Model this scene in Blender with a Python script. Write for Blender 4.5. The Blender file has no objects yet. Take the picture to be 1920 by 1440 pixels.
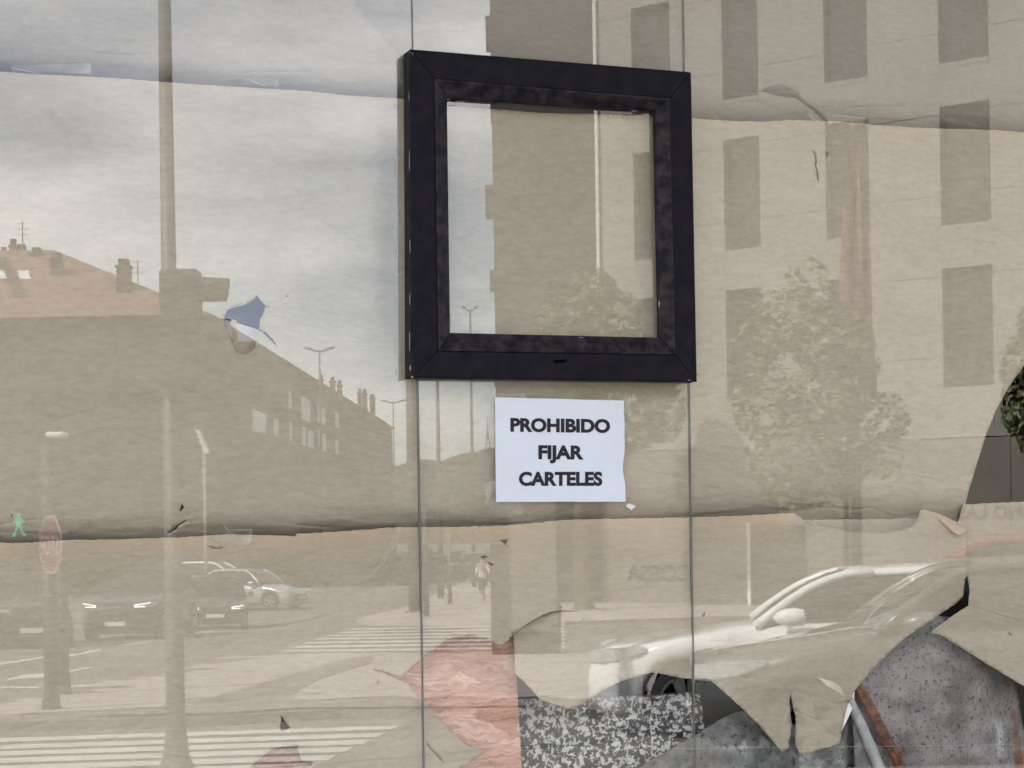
import bpy, bmesh, math, random
from math import sin, cos, tan, pi, radians, sqrt, atan2
from mathutils import Vector, Matrix, noise
from mathutils.geometry import delaunay_2d_cdt, intersect_point_tri_2d

sc = bpy.context.scene
COL = sc.collection

# ------------------------------------------------------------------ camera
# World: the shop glass is the plane y = 0 (street at y < 0, shop inside y > 0).
F_PX, CX, HY = 3600.0, 960.0, 990.0        # focal length and principal point, in 1920x1440 photo pixels
PSI, ROLL = radians(21.4), radians(0.9)
CAM_H, AXIS = 1.75, 4.0
CAM_D = AXIS * cos(PSI)
CAM = Vector((0.0, -CAM_D, CAM_H))
FWD = Vector((sin(PSI), cos(PSI), 0))
RGT = Vector((cos(PSI), -sin(PSI), 0))
UPZ = Vector((0, 0, 1))
R_IMG = RGT * cos(ROLL) + UPZ * sin(ROLL) * -1
U_IMG = RGT * sin(ROLL) + UPZ * cos(ROLL)
cam_d = bpy.data.cameras.new('camera')
cam = bpy.data.objects.new('camera', cam_d)
COL.objects.link(cam)
cam_d.sensor_width = 36.0
cam_d.lens = F_PX / 1920 * 36.0
cam_d.shift_y = (HY - 720) / 1920
cam_d.clip_start, cam_d.clip_end = 0.05, 6000
m = Matrix.Identity(4)
for i, v in enumerate((R_IMG, U_IMG, -FWD)):
    for j in range(3):
        m[j][i] = v[j]
cam.matrix_world = Matrix.Translation(CAM) @ m
sc.camera = cam

# ------------------------------------------------------------------ sky, sun, exposure
SUN_EL = radians(43)
lv = Vector((1.0, 0.80))                  # travel direction of sunlight as seen in the mirror (right, depth)
sun_xy = Vector((lv.x * cos(PSI) + lv.y * sin(PSI), lv.x * sin(PSI) - lv.y * cos(PSI))).normalized()
SUN_DIR = Vector((sun_xy.x * cos(SUN_EL), sun_xy.y * cos(SUN_EL), -sin(SUN_EL)))
world = bpy.data.worlds.new('World')
sc.world = world
world.use_nodes = True
wn, wl = world.node_tree.nodes, world.node_tree.links
wn.clear()
w_out = wn.new('ShaderNodeOutputWorld')
w_bg = wn.new('ShaderNodeBackground')
w_bg.inputs['Strength'].default_value = 0.12
w_sky = wn.new('ShaderNodeTexSky')
w_sky.sky_type = 'NISHITA'
w_sky.sun_disc = False
w_sky.sun_elevation = SUN_EL
w_sky.sun_rotation = atan2(-SUN_DIR.x, -SUN_DIR.y)
w_sky.altitude = 900
w_tc = wn.new('ShaderNodeTexCoord')
w_map = wn.new('ShaderNodeMapping')
w_map.inputs['Scale'].default_value = (1.6, 1.6, 6.0)
w_map.inputs['Location'].default_value = (2.7, 0.4, 0.2)
w_n = wn.new('ShaderNodeTexNoise')
w_n.inputs['Scale'].default_value = 2.6
w_n.inputs['Detail'].default_value = 6
w_n.inputs['Roughness'].default_value = 0.58
w_cr = wn.new('ShaderNodeValToRGB')
w_cr.color_ramp.elements[0].position = 0.36
w_cr.color_ramp.elements[1].position = 0.72
w_cr.color_ramp.elements[0].color = (0.13, 0.13, 0.13, 1)
w_mix = wn.new('ShaderNodeMix')
w_mix.data_type = 'RGBA'
w_mix.inputs[7].default_value = (14.5, 14.5, 14.6, 1)
wl.new(w_tc.outputs['Generated'], w_map.inputs['Vector'])
wl.new(w_map.outputs['Vector'], w_n.inputs['Vector'])
wl.new(w_n.outputs['Fac'], w_cr.inputs['Fac'])
wl.new(w_cr.outputs['Color'], w_mix.inputs[0])
wl.new(w_sky.outputs['Color'], w_mix.inputs[6])
wl.new(w_mix.outputs[2], w_bg.inputs['Color'])
wl.new(w_bg.outputs['Background'], w_out.inputs['Surface'])

sun_l = bpy.data.lights.new('sun', 'SUN')
sun_l.energy = 5.0
sun_l.angle = radians(0.5)
sun_l.color = (1.0, 0.95, 0.87)
sun = bpy.data.objects.new('sun', sun_l)
COL.objects.link(sun)
sun.rotation_euler = SUN_DIR.to_track_quat('-Z', 'Y').to_euler()
sun.location = (-20, -20, 40)

sc.view_settings.view_transform = 'Standard'
sc.view_settings.look = 'None'
sc.view_settings.gamma = 1.0
sc.view_settings.use_curve_mapping = False
sc.view_settings.exposure = 1.9
sc.render.engine = 'CYCLES'
sc.cycles.use_denoising = True
sc.cycles.max_bounces = 6
sc.cycles.diffuse_bounces = 3
sc.cycles.adaptive_threshold = 0.02
sc.cycles.transparent_max_bounces = 12
sc.cycles.sample_clamp_indirect = 8

# ------------------------------------------------------------------ projection helpers
def ray(px, py):
    u, v = px - CX, -(py - HY)
    d = R_IMG * (u / F_PX) + U_IMG * (v / F_PX) + FWD
    return d / d.dot(FWD)
def win(px, py, yo=0.0):
    """point of the plane y = yo (parallel to the glass) seen at photo pixel px, py"""
    d = ray(px, py)
    t = (yo + CAM_D) / d.y
    return CAM + d * t
def mir(p):
    return Vector((p[0], -p[1], p[2]))
SL, Y0, Y1 = 0.024, 12.0, 60.0
def zg(Y):
    return -SL * (min(max(Y, Y0), Y1) - Y0)
def cw(X, Y, z):
    """street point: X right, Y depth as seen in the glass -> its real place on the street side"""
    return mir(Vector((CAM.x, CAM.y, 0)) + RGT * X + FWD * Y + UPZ * z)
def px_of(X, Y, z):
    p = RGT * X + FWD * Y + UPZ * (z - CAM_H)
    w = p.dot(FWD)
    return CX + F_PX * p.dot(R_IMG) / w, HY - F_PX * p.dot(U_IMG) / w
def at(px, py, Y):
    """X and z of what is seen reflected at a photo pixel, at depth Y"""
    d = ray(px, py)
    return d.dot(RGT) * Y, CAM_H + d.z * Y
def gnd(px, py):
    """X, Y, z where the reflected ray at a pixel meets the street"""
    d = ray(px, py)
    k = -d.z
    Y = (CAM_H - SL * Y0) / max(k - SL, 1e-4)
    if Y < Y0 or Y < 0:
        Y = CAM_H / max(k, 1e-4)
    elif Y > Y1:
        Y = (CAM_H + SL * (Y1 - Y0)) / max(k, 1e-4)
    return d.dot(RGT) * Y, Y, zg(Y)
def lerp_line(pts, x):
    for (x0, y0), (x1, y1) in zip(pts, pts[1:]):
        if x0 <= x <= x1:
            return y0 + (y1 - y0) * (x - x0) / max(x1 - x0, 1e-6)
    return pts[0][1] if x < pts[0][0] else pts[-1][1]
def inside(p, poly):
    x, y = p
    c = False
    for (x0, y0), (x1, y1) in zip(poly, poly[1:] + poly[:1]):
        if (y0 > y) != (y1 > y) and x < (x1 - x0) * (y - y0) / (y1 - y0) + x0:
            c = not c
    return c
def smooth(t):
    t = min(max(t, 0.0), 1.0)
    return t * t * (3 - 2 * t)

# ------------------------------------------------------------------ materials
def nd(nt, kind, **kw):
    n = nt.nodes.new(kind)
    for k, v in kw.items():
        if k.startswith('i_'):
            n.inputs[k[2:].replace('_', ' ')].default_value = v
        else:
            setattr(n, k, v)
    return n
def mat(name, c, rough=0.7, metal=0.0, var=0.0, scale=8.0, c2=None, bump=0.0, bscale=40.0, coat=0.0, stretch=(1, 1, 1), detail=5.0, lo=0.35, hi=0.65, emit=None, spec=0.5):
    mt = bpy.data.materials.new(name)
    mt.use_nodes = True
    nt = mt.node_tree
    b = nt.nodes['Principled BSDF']
    b.inputs['Roughness'].default_value = rough
    b.inputs['Metallic'].default_value = metal
    b.inputs['Coat Weight'].default_value = coat
    b.inputs['Coat Roughness'].default_value = 0.03
    b.inputs['Specular IOR Level'].default_value = spec
    b.inputs['Base Color'].default_value = (*c, 1)
    if emit:
        b.inputs['Emission Color'].default_value = (*emit[0], 1)
        b.inputs['Emission Strength'].default_value = emit[1]
        mt.cycles.emission_sampling = 'NONE'
    if var or c2 or bump:
        tc = nd(nt, 'ShaderNodeTexCoord')
        mp = nd(nt, 'ShaderNodeMapping')
        mp.inputs['Scale'].default_value = stretch
        nt.links.new(tc.outputs['Object'], mp.inputs['Vector'])
    if var or c2:
        n1 = nd(nt, 'ShaderNodeTexNoise')
        n1.inputs['Scale'].default_value = scale
        n1.inputs['Detail'].default_value = detail
        n1.inputs['Roughness'].default_value = 0.6
        nt.links.new(mp.outputs['Vector'], n1.inputs['Vector'])
        cr = nd(nt, 'ShaderNodeValToRGB')
        e = cr.color_ramp.elements
        e[0].position, e[1].position = lo, hi
        a = c2 if c2 else tuple(max(0, x * (1 - var)) for x in c)
        bb = c if c2 else tuple(min(1, x * (1 + var)) for x in c)
        e[0].color, e[1].color = (*a, 1), (*bb, 1)
        nt.links.new(n1.outputs['Fac'], cr.inputs['Fac'])
        nt.links.new(cr.outputs['Color'], b.inputs['Base Color'])
    if bump:
        n2 = nd(nt, 'ShaderNodeTexNoise')
        n2.inputs['Scale'].default_value = bscale
        n2.inputs['Detail'].default_value = 6
        nt.links.new(mp.outputs['Vector'], n2.inputs['Vector'])
        bp = nd(nt, 'ShaderNodeBump')
        bp.inputs['Strength'].default_value = bump
        bp.inputs['Distance'].default_value = 0.02
        nt.links.new(n2.outputs['Fac'], bp.inputs['Height'])
        nt.links.new(bp.outputs['Normal'], b.inputs['Normal'])
    return mt

M = {}
def glass_mat(name, f0, tint, rough=0.0, wave=0.0):
    """window glass: both surfaces' reflection taken together on the outer face"""
    g = bpy.data.materials.new(name)
    g.use_nodes = True
    nt = g.node_tree
    nt.nodes.clear()
    o = nd(nt, 'ShaderNodeOutputMaterial')
    mx = nd(nt, 'ShaderNodeMixShader')
    # Schlick reflectance of the whole pane, the same from either side
    ge = nd(nt, 'ShaderNodeNewGeometry')
    dt = nd(nt, 'ShaderNodeVectorMath', operation='DOT_PRODUCT')
    nt.links.new(ge.outputs['Incoming'], dt.inputs[0])
    nt.links.new(ge.outputs['Normal'], dt.inputs[1])
    ab = nd(nt, 'ShaderNodeMath', operation='ABSOLUTE')
    nt.links.new(dt.outputs['Value'], ab.inputs[0])
    om = nd(nt, 'ShaderNodeMath', operation='SUBTRACT', use_clamp=True)
    om.inputs[0].default_value = 1.0
    nt.links.new(ab.outputs[0], om.inputs[1])
    pw = nd(nt, 'ShaderNodeMath', operation='POWER')
    nt.links.new(om.outputs[0], pw.inputs[0])
    pw.inputs[1].default_value = 5.0
    fr = nd(nt, 'ShaderNodeMath', operation='MULTIPLY_ADD')
    nt.links.new(pw.outputs[0], fr.inputs[0])
    fr.inputs[1].default_value = 1.0 - f0
    fr.inputs[2].default_value = f0
    tr = nd(nt, 'ShaderNodeBsdfTransparent')
    tr.inputs['Color'].default_value = (*tint, 1)
    gl = nd(nt, 'ShaderNodeBsdfGlossy')
    gl.inputs['Roughness'].default_value = rough
    if wave:
        tc = nd(nt, 'ShaderNodeTexCoord')
        nz = nd(nt, 'ShaderNodeTexNoise')
        nz.inputs['Scale'].default_value = 3.0
        nz.inputs['Detail'].default_value = 0.0
        bp = nd(nt, 'ShaderNodeBump')
        bp.inputs['Strength'].default_value = 1.0
        bp.inputs['Distance'].default_value = wave
        nt.links.new(tc.outputs['Object'], nz.inputs['Vector'])
        nt.links.new(nz.outputs['Fac'], bp.inputs['Height'])
        nt.links.new(bp.outputs['Normal'], gl.inputs['Normal'])
    nt.links.new(fr.outputs[0], mx.inputs['Fac'])
    nt.links.new(tr.outputs['BSDF'], mx.inputs[1])
    nt.links.new(gl.outputs['BSDF'], mx.inputs[2])
    nt.links.new(mx.outputs['Shader'], o.inputs['Surface'])
    return g
M['glass'] = glass_mat('window_glass', 0.085, (0.97, 0.97, 0.965))
def clear_mat():
    g = bpy.data.materials.new('glass_body')
    g.use_nodes = True
    nt = g.node_tree
    nt.nodes.clear()
    o = nd(nt, 'ShaderNodeOutputMaterial')
    tr = nd(nt, 'ShaderNodeBsdfTransparent')
    tr.inputs['Color'].default_value = (0.985, 0.985, 0.98, 1)
    nt.links.new(tr.outputs['BSDF'], o.inputs['Surface'])
    return g
M['clear'] = clear_mat()
M['glass_edge'] = mat('glass_edge', (0.07, 0.08, 0.072), 0.35, var=0.1)
M['silicone'] = mat('silicone', (0.105, 0.098, 0.088), 0.5, var=0.4, scale=30, stretch=(1, 1, 0.3))

def paper_mat(name, c, dark, tint=(0.40, 0.29, 0.18), fib=1.0):
    mt = bpy.data.materials.new(name)
    mt.use_nodes = True
    nt = mt.node_tree
    L = nt.links.new
    b = nt.nodes['Principled BSDF']
    b.inputs['Roughness'].default_value = 0.75
    b.inputs['Specular IOR Level'].default_value = 0.25
    tc = nd(nt, 'ShaderNodeTexCoord')
    mp = nd(nt, 'ShaderNodeMapping')
    mp.inputs['Scale'].default_value = (1.0, 1.0, 2.4)
    L(tc.outputs['Object'], mp.inputs['Vector'])
    n1 = nd(nt, 'ShaderNodeTexNoise')           # fibres and mottling
    n1.inputs['Scale'].default_value = 42
    n1.inputs['Detail'].default_value = 6
    n1.inputs['Roughness'].default_value = 0.72
    L(mp.outputs['Vector'], n1.inputs['Vector'])
    n0 = nd(nt, 'ShaderNodeTexNoise')           # broad staining
    n0.inputs['Scale'].default_value = 3.2
    n0.inputs['Detail'].default_value = 3
    L(mp.outputs['Vector'], n0.inputs['Vector'])
    cr = nd(nt, 'ShaderNodeValToRGB')
    e = cr.color_ramp.elements
    e[0].position, e[1].position = 0.33, 0.66
    e[0].color, e[1].color = (*dark, 1), (*c, 1)
    L(n1.outputs['Fac'], cr.inputs['Fac'])
    mx = nd(nt, 'ShaderNodeMix', data_type='RGBA', blend_type='MULTIPLY')
    cr0 = nd(nt, 'ShaderNodeValToRGB')
    e = cr0.color_ramp.elements
    e[0].position, e[1].position = 0.3, 0.7
    e[0].color, e[1].color = (0.90, 0.885, 0.86, 1), (1, 1, 1, 1)
    L(n0.outputs['Fac'], cr0.inputs['Fac'])
    mx.inputs[0].default_value = 1.0
    L(cr.outputs['Color'], mx.inputs[6])
    L(cr0.outputs['Color'], mx.inputs[7])
    at_ = nd(nt, 'ShaderNodeAttribute', attribute_name='age')   # browned by sun and old tape along the free edge
    ma = nd(nt, 'ShaderNodeMath', operation='MULTIPLY')
    L(at_.outputs['Fac'], ma.inputs[0])
    L(n0.outputs['Fac'], ma.inputs[1])
    mx2 = nd(nt, 'ShaderNodeMix', data_type='RGBA')
    L(ma.outputs[0], mx2.inputs[0])
    L(mx.outputs[2], mx2.inputs[6])
    mx2.inputs[7].default_value = (*tint, 1)
    L(mx2.outputs[2], b.inputs['Base Color'])
    mpw = nd(nt, 'ShaderNodeMapping')
    mpw.inputs['Scale'].default_value = (1.0, 1.0, 3.2)
    mpw.inputs['Rotation'].default_value = (0, radians(12), 0)
    L(tc.outputs['Object'], mpw.inputs['Vector'])
    n2 = nd(nt, 'ShaderNodeTexNoise')           # cockles across the sheet
    n2.inputs['Scale'].default_value = 5.5
    n2.inputs['Detail'].default_value = 6
    n2.inputs['Roughness'].default_value = 0.55
    L(mpw.outputs['Vector'], n2.inputs['Vector'])
    n3 = nd(nt, 'ShaderNodeTexNoise')
    n3.inputs['Scale'].default_value = 260
    n3.inputs['Detail'].default_value = 3
    L(mp.outputs['Vector'], n3.inputs['Vector'])
    mpr = nd(nt, 'ShaderNodeMapping')
    mpr.inputs['Scale'].default_value = (1.0, 1.0, 2.6)
    mpr.inputs['Rotation'].default_value = (0, radians(-24), 0)
    L(tc.outputs['Object'], mpr.inputs['Vector'])
    n4 = nd(nt, 'ShaderNodeTexNoise')           # a few sharp folds
    n4.inputs['Scale'].default_value = 3.1
    n4.inputs['Detail'].default_value = 2
    n4.inputs['Distortion'].default_value = 0.6
    L(mpr.outputs['Vector'], n4.inputs['Vector'])
    s1 = nd(nt, 'ShaderNodeMath', operation='SUBTRACT')
    L(n4.outputs['Fac'], s1.inputs[0])
    s1.inputs[1].default_value = 0.5
    s2 = nd(nt, 'ShaderNodeMath', operation='ABSOLUTE')
    L(s1.outputs[0], s2.inputs[0])
    s3 = nd(nt, 'ShaderNodeMath', operation='MINIMUM')
    L(s2.outputs[0], s3.inputs[0])
    s3.inputs[1].default_value = 0.05
    ad0 = nd(nt, 'ShaderNodeMath', operation='MULTIPLY_ADD')
    L(s3.outputs[0], ad0.inputs[0])
    ad0.inputs[1].default_value = 2.8
    L(n2.outputs['Fac'], ad0.inputs[2])
    ad = nd(nt, 'ShaderNodeMath', operation='MULTIPLY_ADD')
    L(n3.outputs['Fac'], ad.inputs[0])
    ad.inputs[1].default_value = 0.03
    L(ad0.outputs[0], ad.inputs[2])
    bp = nd(nt, 'ShaderNodeBump')
    bp.inputs['Strength'].default_value = 0.5 * fib
    bp.inputs['Distance'].default_value = 0.02
    L(ad.outputs[0], bp.inputs['Height'])
    L(bp.outputs['Normal'], b.inputs['Normal'])
    return mt
M['paper_top'] = paper_mat('paper_top', (0.238, 0.217, 0.185), (0.197, 0.179, 0.152))
M['paper_mid'] = paper_mat('paper_mid', (0.328, 0.293, 0.233), (0.274, 0.242, 0.19))
M['paper_low'] = paper_mat('paper_low', (0.321, 0.282, 0.221), (0.271, 0.236, 0.182))
M['paper_side'] = paper_mat('paper_side', (0.33, 0.287, 0.223), (0.282, 0.244, 0.187))
M['frame'] = mat('dark_lacquer', (0.0032, 0.003, 0.0062), 0.45, c2=(0.0085, 0.007, 0.0098), scale=26, bump=0.04, bscale=90, lo=0.3, hi=0.62, spec=0.06)
M['frame_dusty'] = mat('dusty_bead', (0.0055, 0.005, 0.0085), 0.6, c2=(0.026, 0.0205, 0.0215), scale=34, lo=0.36, hi=0.6, stretch=(1, 1, 1.3), detail=9, spec=0.08)
M['chip'] = mat('bare_metal', (0.17, 0.16, 0.15), 0.5, var=0.3, scale=60)
M['black'] = mat('black_slot', (0.002, 0.002, 0.002), 0.9, var=0.2, spec=0.0)
M['crease'] = mat('tape_crease', (0.33, 0.315, 0.30), 0.5, var=0.1)
M['sign_paper'] = mat('sign_paper', (0.415, 0.44, 0.488), 0.5, var=0.03, scale=9, bump=0.10, bscale=14, spec=0.3)
M['ink'] = mat('ink', (0.013, 0.010, 0.015), 0.6, var=0.3, scale=50, spec=0.15)

def tape_mat():
    mt = bpy.data.materials.new('clear_tape')
    mt.use_nodes = True
    nt = mt.node_tree
    nt.nodes.clear()
    L = nt.links.new
    o = nd(nt, 'ShaderNodeOutputMaterial')
    tr = nd(nt, 'ShaderNodeBsdfTransparent')
    df = nd(nt, 'ShaderNodeBsdfDiffuse')
    df.inputs['Color'].default_value = (0.8, 0.78, 0.74, 1)
    gl = nd(nt, 'ShaderNodeBsdfGlossy')
    gl.inputs['Roughness'].default_value = 0.2
    tc = nd(nt, 'ShaderNodeTexCoord')
    nz = nd(nt, 'ShaderNodeTexNoise')
    nz.inputs['Scale'].default_value = 28
    nz.inputs['Detail'].default_value = 5
    cr = nd(nt, 'ShaderNodeValToRGB')
    cr.color_ramp.elements[0].position, cr.color_ramp.elements[1].position = 0.45, 0.75
    cr.color_ramp.elements[0].color = (0.01, 0.01, 0.01, 1)
    cr.color_ramp.elements[1].color = (0.19, 0.19, 0.19, 1)
    m1, m2 = nd(nt, 'ShaderNodeMixShader'), nd(nt, 'ShaderNodeMixShader')
    L(tc.outputs['Object'], nz.inputs['Vector'])
    L(nz.outputs['Fac'], cr.inputs['Fac'])
    L(cr.outputs['Color'], m1.inputs['Fac'])
    L(tr.outputs['BSDF'], m1.inputs[1])
    L(df.outputs['BSDF'], m1.inputs[2])
    m2.inputs['Fac'].default_value = 0.025
    L(m1.outputs['Shader'], m2.inputs[1])
    L(gl.outputs['BSDF'], m2.inputs[2])
    L(m2.outputs['Shader'], o.inputs['Surface'])
    return mt
M['tape'] = tape_mat()

def osb_mat():
    mt = bpy.data.materials.new('chipboard')
    mt.use_nodes = True
    nt = mt.node_tree
    L = nt.links.new
    b = nt.nodes['Principled BSDF']
    b.inputs['Roughness'].default_value = 0.65
    tc = nd(nt, 'ShaderNodeTexCoord')
    dn = nd(nt, 'ShaderNodeTexNoise')
    dn.inputs['Scale'].default_value = 7
    dn.inputs['Detail'].default_value = 2
    L(tc.outputs['Object'], dn.inputs['Vector'])
    vm0 = nd(nt, 'ShaderNodeVectorMath', operation='MULTIPLY_ADD')
    L(dn.outputs['Color'], vm0.inputs[0])
    vm0.inputs[1].default_value = (0.06, 0.06, 0.06)
    L(tc.outputs['Object'], vm0.inputs[2])
    dn2 = nd(nt, 'ShaderNodeTexNoise')
    dn2.inputs['Scale'].default_value = 55
    dn2.inputs['Detail'].default_value = 4
    L(tc.outputs['Object'], dn2.inputs['Vector'])
    vm = nd(nt, 'ShaderNodeVectorMath', operation='MULTIPLY_ADD')
    L(dn2.outputs['Color'], vm.inputs[0])
    vm.inputs[1].default_value = (0.022, 0.022, 0.022)
    L(vm0.outputs['Vector'], vm.inputs[2])
    mp = nd(nt, 'ShaderNodeMapping')
    mp.inputs['Scale'].default_value = (9, 9, 34)
    mp.inputs['Rotation'].default_value = (0, radians(10), 0)
    L(vm.outputs['Vector'], mp.inputs['Vector'])
    vo = nd(nt, 'ShaderNodeTexVoronoi')
    vo.inputs['Scale'].default_value = 1.0
    L(mp.outputs['Vector'], vo.inputs['Vector'])
    cr = nd(nt, 'ShaderNodeValToRGB')
    e = cr.color_ramp.elements
    e[0].position, e[1].position = 0.12, 0.8
    e[0].color, e[1].color = (0.40, 0.21, 0.15, 1), (0.56, 0.36, 0.29, 1)
    x = e.new(0.45)
    x.color = (0.50, 0.295, 0.225, 1)
    hs = nd(nt, 'ShaderNodeSeparateColor')
    L(vo.outputs['Color'], hs.inputs['Color'])
    L(hs.outputs['Red'], cr.inputs['Fac'])
    mp2 = nd(nt, 'ShaderNodeMapping')
    mp2.inputs['Scale'].default_value = (20, 20, 170)
    mp2.inputs['Rotation'].default_value = (0, radians(8), 0)
    L(vm.outputs['Vector'], mp2.inputs['Vector'])
    gr = nd(nt, 'ShaderNodeTexNoise')
    gr.inputs['Scale'].default_value = 1.0
    gr.inputs['Detail'].default_value = 5
    L(mp2.outputs['Vector'], gr.inputs['Vector'])
    cr2 = nd(nt, 'ShaderNodeValToRGB')
    cr2.color_ramp.elements[0].position, cr2.color_ramp.elements[1].position = 0.3, 0.6
    cr2.color_ramp.elements[0].color = (0.50, 0.42, 0.39, 1)
    L(gr.outputs['Fac'], cr2.inputs['Fac'])
    mx = nd(nt, 'ShaderNodeMix', data_type='RGBA', blend_type='MULTIPLY')
    mx.inputs[0].default_value = 1
    L(cr.outputs['Color'], mx.inputs[6])
    L(cr2.outputs['Color'], mx.inputs[7])
    L(mx.outputs[2], b.inputs['Base Color'])
    bp = nd(nt, 'ShaderNodeBump')
    bp.inputs['Strength'].default_value = 0.5
    bp.inputs['Distance'].default_value = 0.004
    L(hs.outputs['Green'], bp.inputs['Height'])
    L(bp.outputs['Normal'], b.inputs['Normal'])
    return mt
M['osb'] = osb_mat()
def granite_mat():
    mt = bpy.data.materials.new('granite')
    mt.use_nodes = True
    nt = mt.node_tree
    L = nt.links.new
    b = nt.nodes['Principled BSDF']
    b.inputs['Roughness'].default_value = 0.3
    tc = nd(nt, 'ShaderNodeTexCoord')
    n1 = nd(nt, 'ShaderNodeTexNoise')
    n1.inputs['Scale'].default_value = 92
    n1.inputs['Detail'].default_value = 4
    n1.inputs['Roughness'].default_value = 0.62
    n1.inputs['Distortion'].default_value = 0.5
    L(tc.outputs['Object'], n1.inputs['Vector'])
    cr = nd(nt, 'ShaderNodeValToRGB')
    cr.color_ramp.interpolation = 'LINEAR'
    e = cr.color_ramp.elements
    e[0].position, e[1].position = 0.43, 0.62
    e[0].color, e[1].color = (0.010, 0.010, 0.011, 1), (0.414, 0.42, 0.414, 1)
    x = e.new(0.505)
    x.color = (0.03, 0.03, 0.032, 1)
    x = e.new(0.525)
    x.color = (0.299, 0.305, 0.299, 1)
    L(n1.outputs['Fac'], cr.inputs['Fac'])
    L(cr.outputs['Color'], b.inputs['Base Color'])
    return mt
M['granite'] = granite_mat()
def scrap_mat(name, base, dark, speck):
    """grey sheet with dark specks; 'rust' and 'white' attributes give the corroded and the bare painted patches"""
    mt = bpy.data.materials.new(name)
    mt.use_nodes = True
    nt = mt.node_tree
    L = nt.links.new
    b = nt.nodes['Principled BSDF']
    b.inputs['Roughness'].default_value = 0.6
    tc = nd(nt, 'ShaderNodeTexCoord')
    n1 = nd(nt, 'ShaderNodeTexNoise')
    n1.inputs['Scale'].default_value = 9
    n1.inputs['Detail'].default_value = 8
    n1.inputs['Roughness'].default_value = 0.7
    n2 = nd(nt, 'ShaderNodeTexNoise')
    n2.inputs['Scale'].default_value = speck
    n2.inputs['Detail'].default_value = 4
    n2.inputs['Roughness'].default_value = 0.7
    for n in (n1, n2):
        L(tc.outputs['Object'], n.inputs['Vector'])
    cr = nd(nt, 'ShaderNodeValToRGB')
    e = cr.color_ramp.elements
    e[0].position, e[1].position = 0.38, 0.62
    e[0].color, e[1].color = (*dark, 1), (*base, 1)
    L(n1.outputs['Fac'], cr.inputs['Fac'])
    def layer(prev, attr, col_a, col_b, nz, gain):
        a = nd(nt, 'ShaderNodeAttribute', attribute_name=attr)
        ma = nd(nt, 'ShaderNodeMath', operation='MULTIPLY_ADD', use_clamp=True)
        L(nz.outputs['Fac'], ma.inputs[0])
        ma.inputs[1].default_value = gain
        mb = nd(nt, 'ShaderNodeMath', operation='MULTIPLY_ADD')
        L(a.outputs['Fac'], mb.inputs[0])
        mb.inputs[1].default_value = gain * 0.8
        mb.inputs[2].default_value = -gain * 0.95
        L(mb.outputs[0], ma.inputs[2])
        c = nd(nt, 'ShaderNodeMix', data_type='RGBA')
        c.inputs[6].default_value, c.inputs[7].default_value = (*col_a, 1), (*col_b, 1)
        L(n1.outputs['Fac'], c.inputs[0])
        o = nd(nt, 'ShaderNodeMix', data_type='RGBA')
        L(ma.outputs[0], o.inputs[0])
        L(prev, o.inputs[6])
        L(c.outputs[2], o.inputs[7])
        return o.outputs[2]
    col = layer(cr.outputs['Color'], 'white', (0.34, 0.35, 0.36), (0.46, 0.48, 0.48), n1, 5)
    col = layer(col, 'rust', (0.05, 0.018, 0.01), (0.20, 0.075, 0.028), n1, 5)
    sp = nd(nt, 'ShaderNodeValToRGB')
    sp.color_ramp.elements[0].position, sp.color_ramp.elements[1].position = 0.36, 0.45
    sp.color_ramp.elements[0].color = (0.10, 0.09, 0.09, 1)
    L(n2.outputs['Fac'], sp.inputs['Fac'])
    mx = nd(nt, 'ShaderNodeMix', data_type='RGBA', blend_type='MULTIPLY')
    mx.inputs[0].default_value = 1
    L(col, mx.inputs[6])
    L(sp.outputs['Color'], mx.inputs[7])
    L(mx.outputs[2], b.inputs['Base Color'])
    bp = nd(nt, 'ShaderNodeBump')
    bp.inputs['Strength'].default_value = 0.4
    bp.inputs['Distance'].default_value = 0.01
    L(n1.outputs['Fac'], bp.inputs['Height'])
    L(bp.outputs['Normal'], b.inputs['Normal'])
    return mt
M['scrap'] = scrap_mat('corroded_sheet', (0.205, 0.19, 0.183), (0.085, 0.076, 0.074), 130)
M['scrap2'] = scrap_mat('stained_plate', (0.16, 0.165, 0.16), (0.035, 0.035, 0.033), 60)
M['rust'] = mat('rust', (0.19, 0.062, 0.022), 0.85, c2=(0.022, 0.010, 0.008), scale=55, bump=0.5, bscale=60)
M['plaster'] = mat('dirty_white', (0.36, 0.365, 0.37), 0.6, c2=(0.16, 0.155, 0.15), scale=14, bump=0.2)
M['blue'] = mat('blue_panel', (0.001, 0.022, 0.30), 0.45, var=0.25, scale=9)
M['white_card'] = mat('white_card', (0.56, 0.51, 0.50), 0.6, var=0.06, scale=14)
M['card'] = mat('tan_card', (0.50, 0.40, 0.28), 0.7, var=0.12, scale=18)
M['room'] = mat('dark_room', (0.045, 0.040, 0.042), 0.9, var=0.2, scale=2)
M['blackplastic'] = mat('black_plastic', (0.012, 0.011, 0.016), 0.22, var=0.3, scale=12)
M['render'] = mat('wall_render', (0.42, 0.40, 0.37), 0.9, var=0.1, scale=3, bump=0.2)
M['shade_slab_grey'] = mat('grey_shade_slab', (0.22, 0.21, 0.20), 0.8, var=0.05, scale=2)  # kept dark so the added overhead slab bounces little light
M['alu'] = mat('dark_aluminium', (0.05, 0.05, 0.055), 0.4, 0.3, var=0.1)

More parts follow.
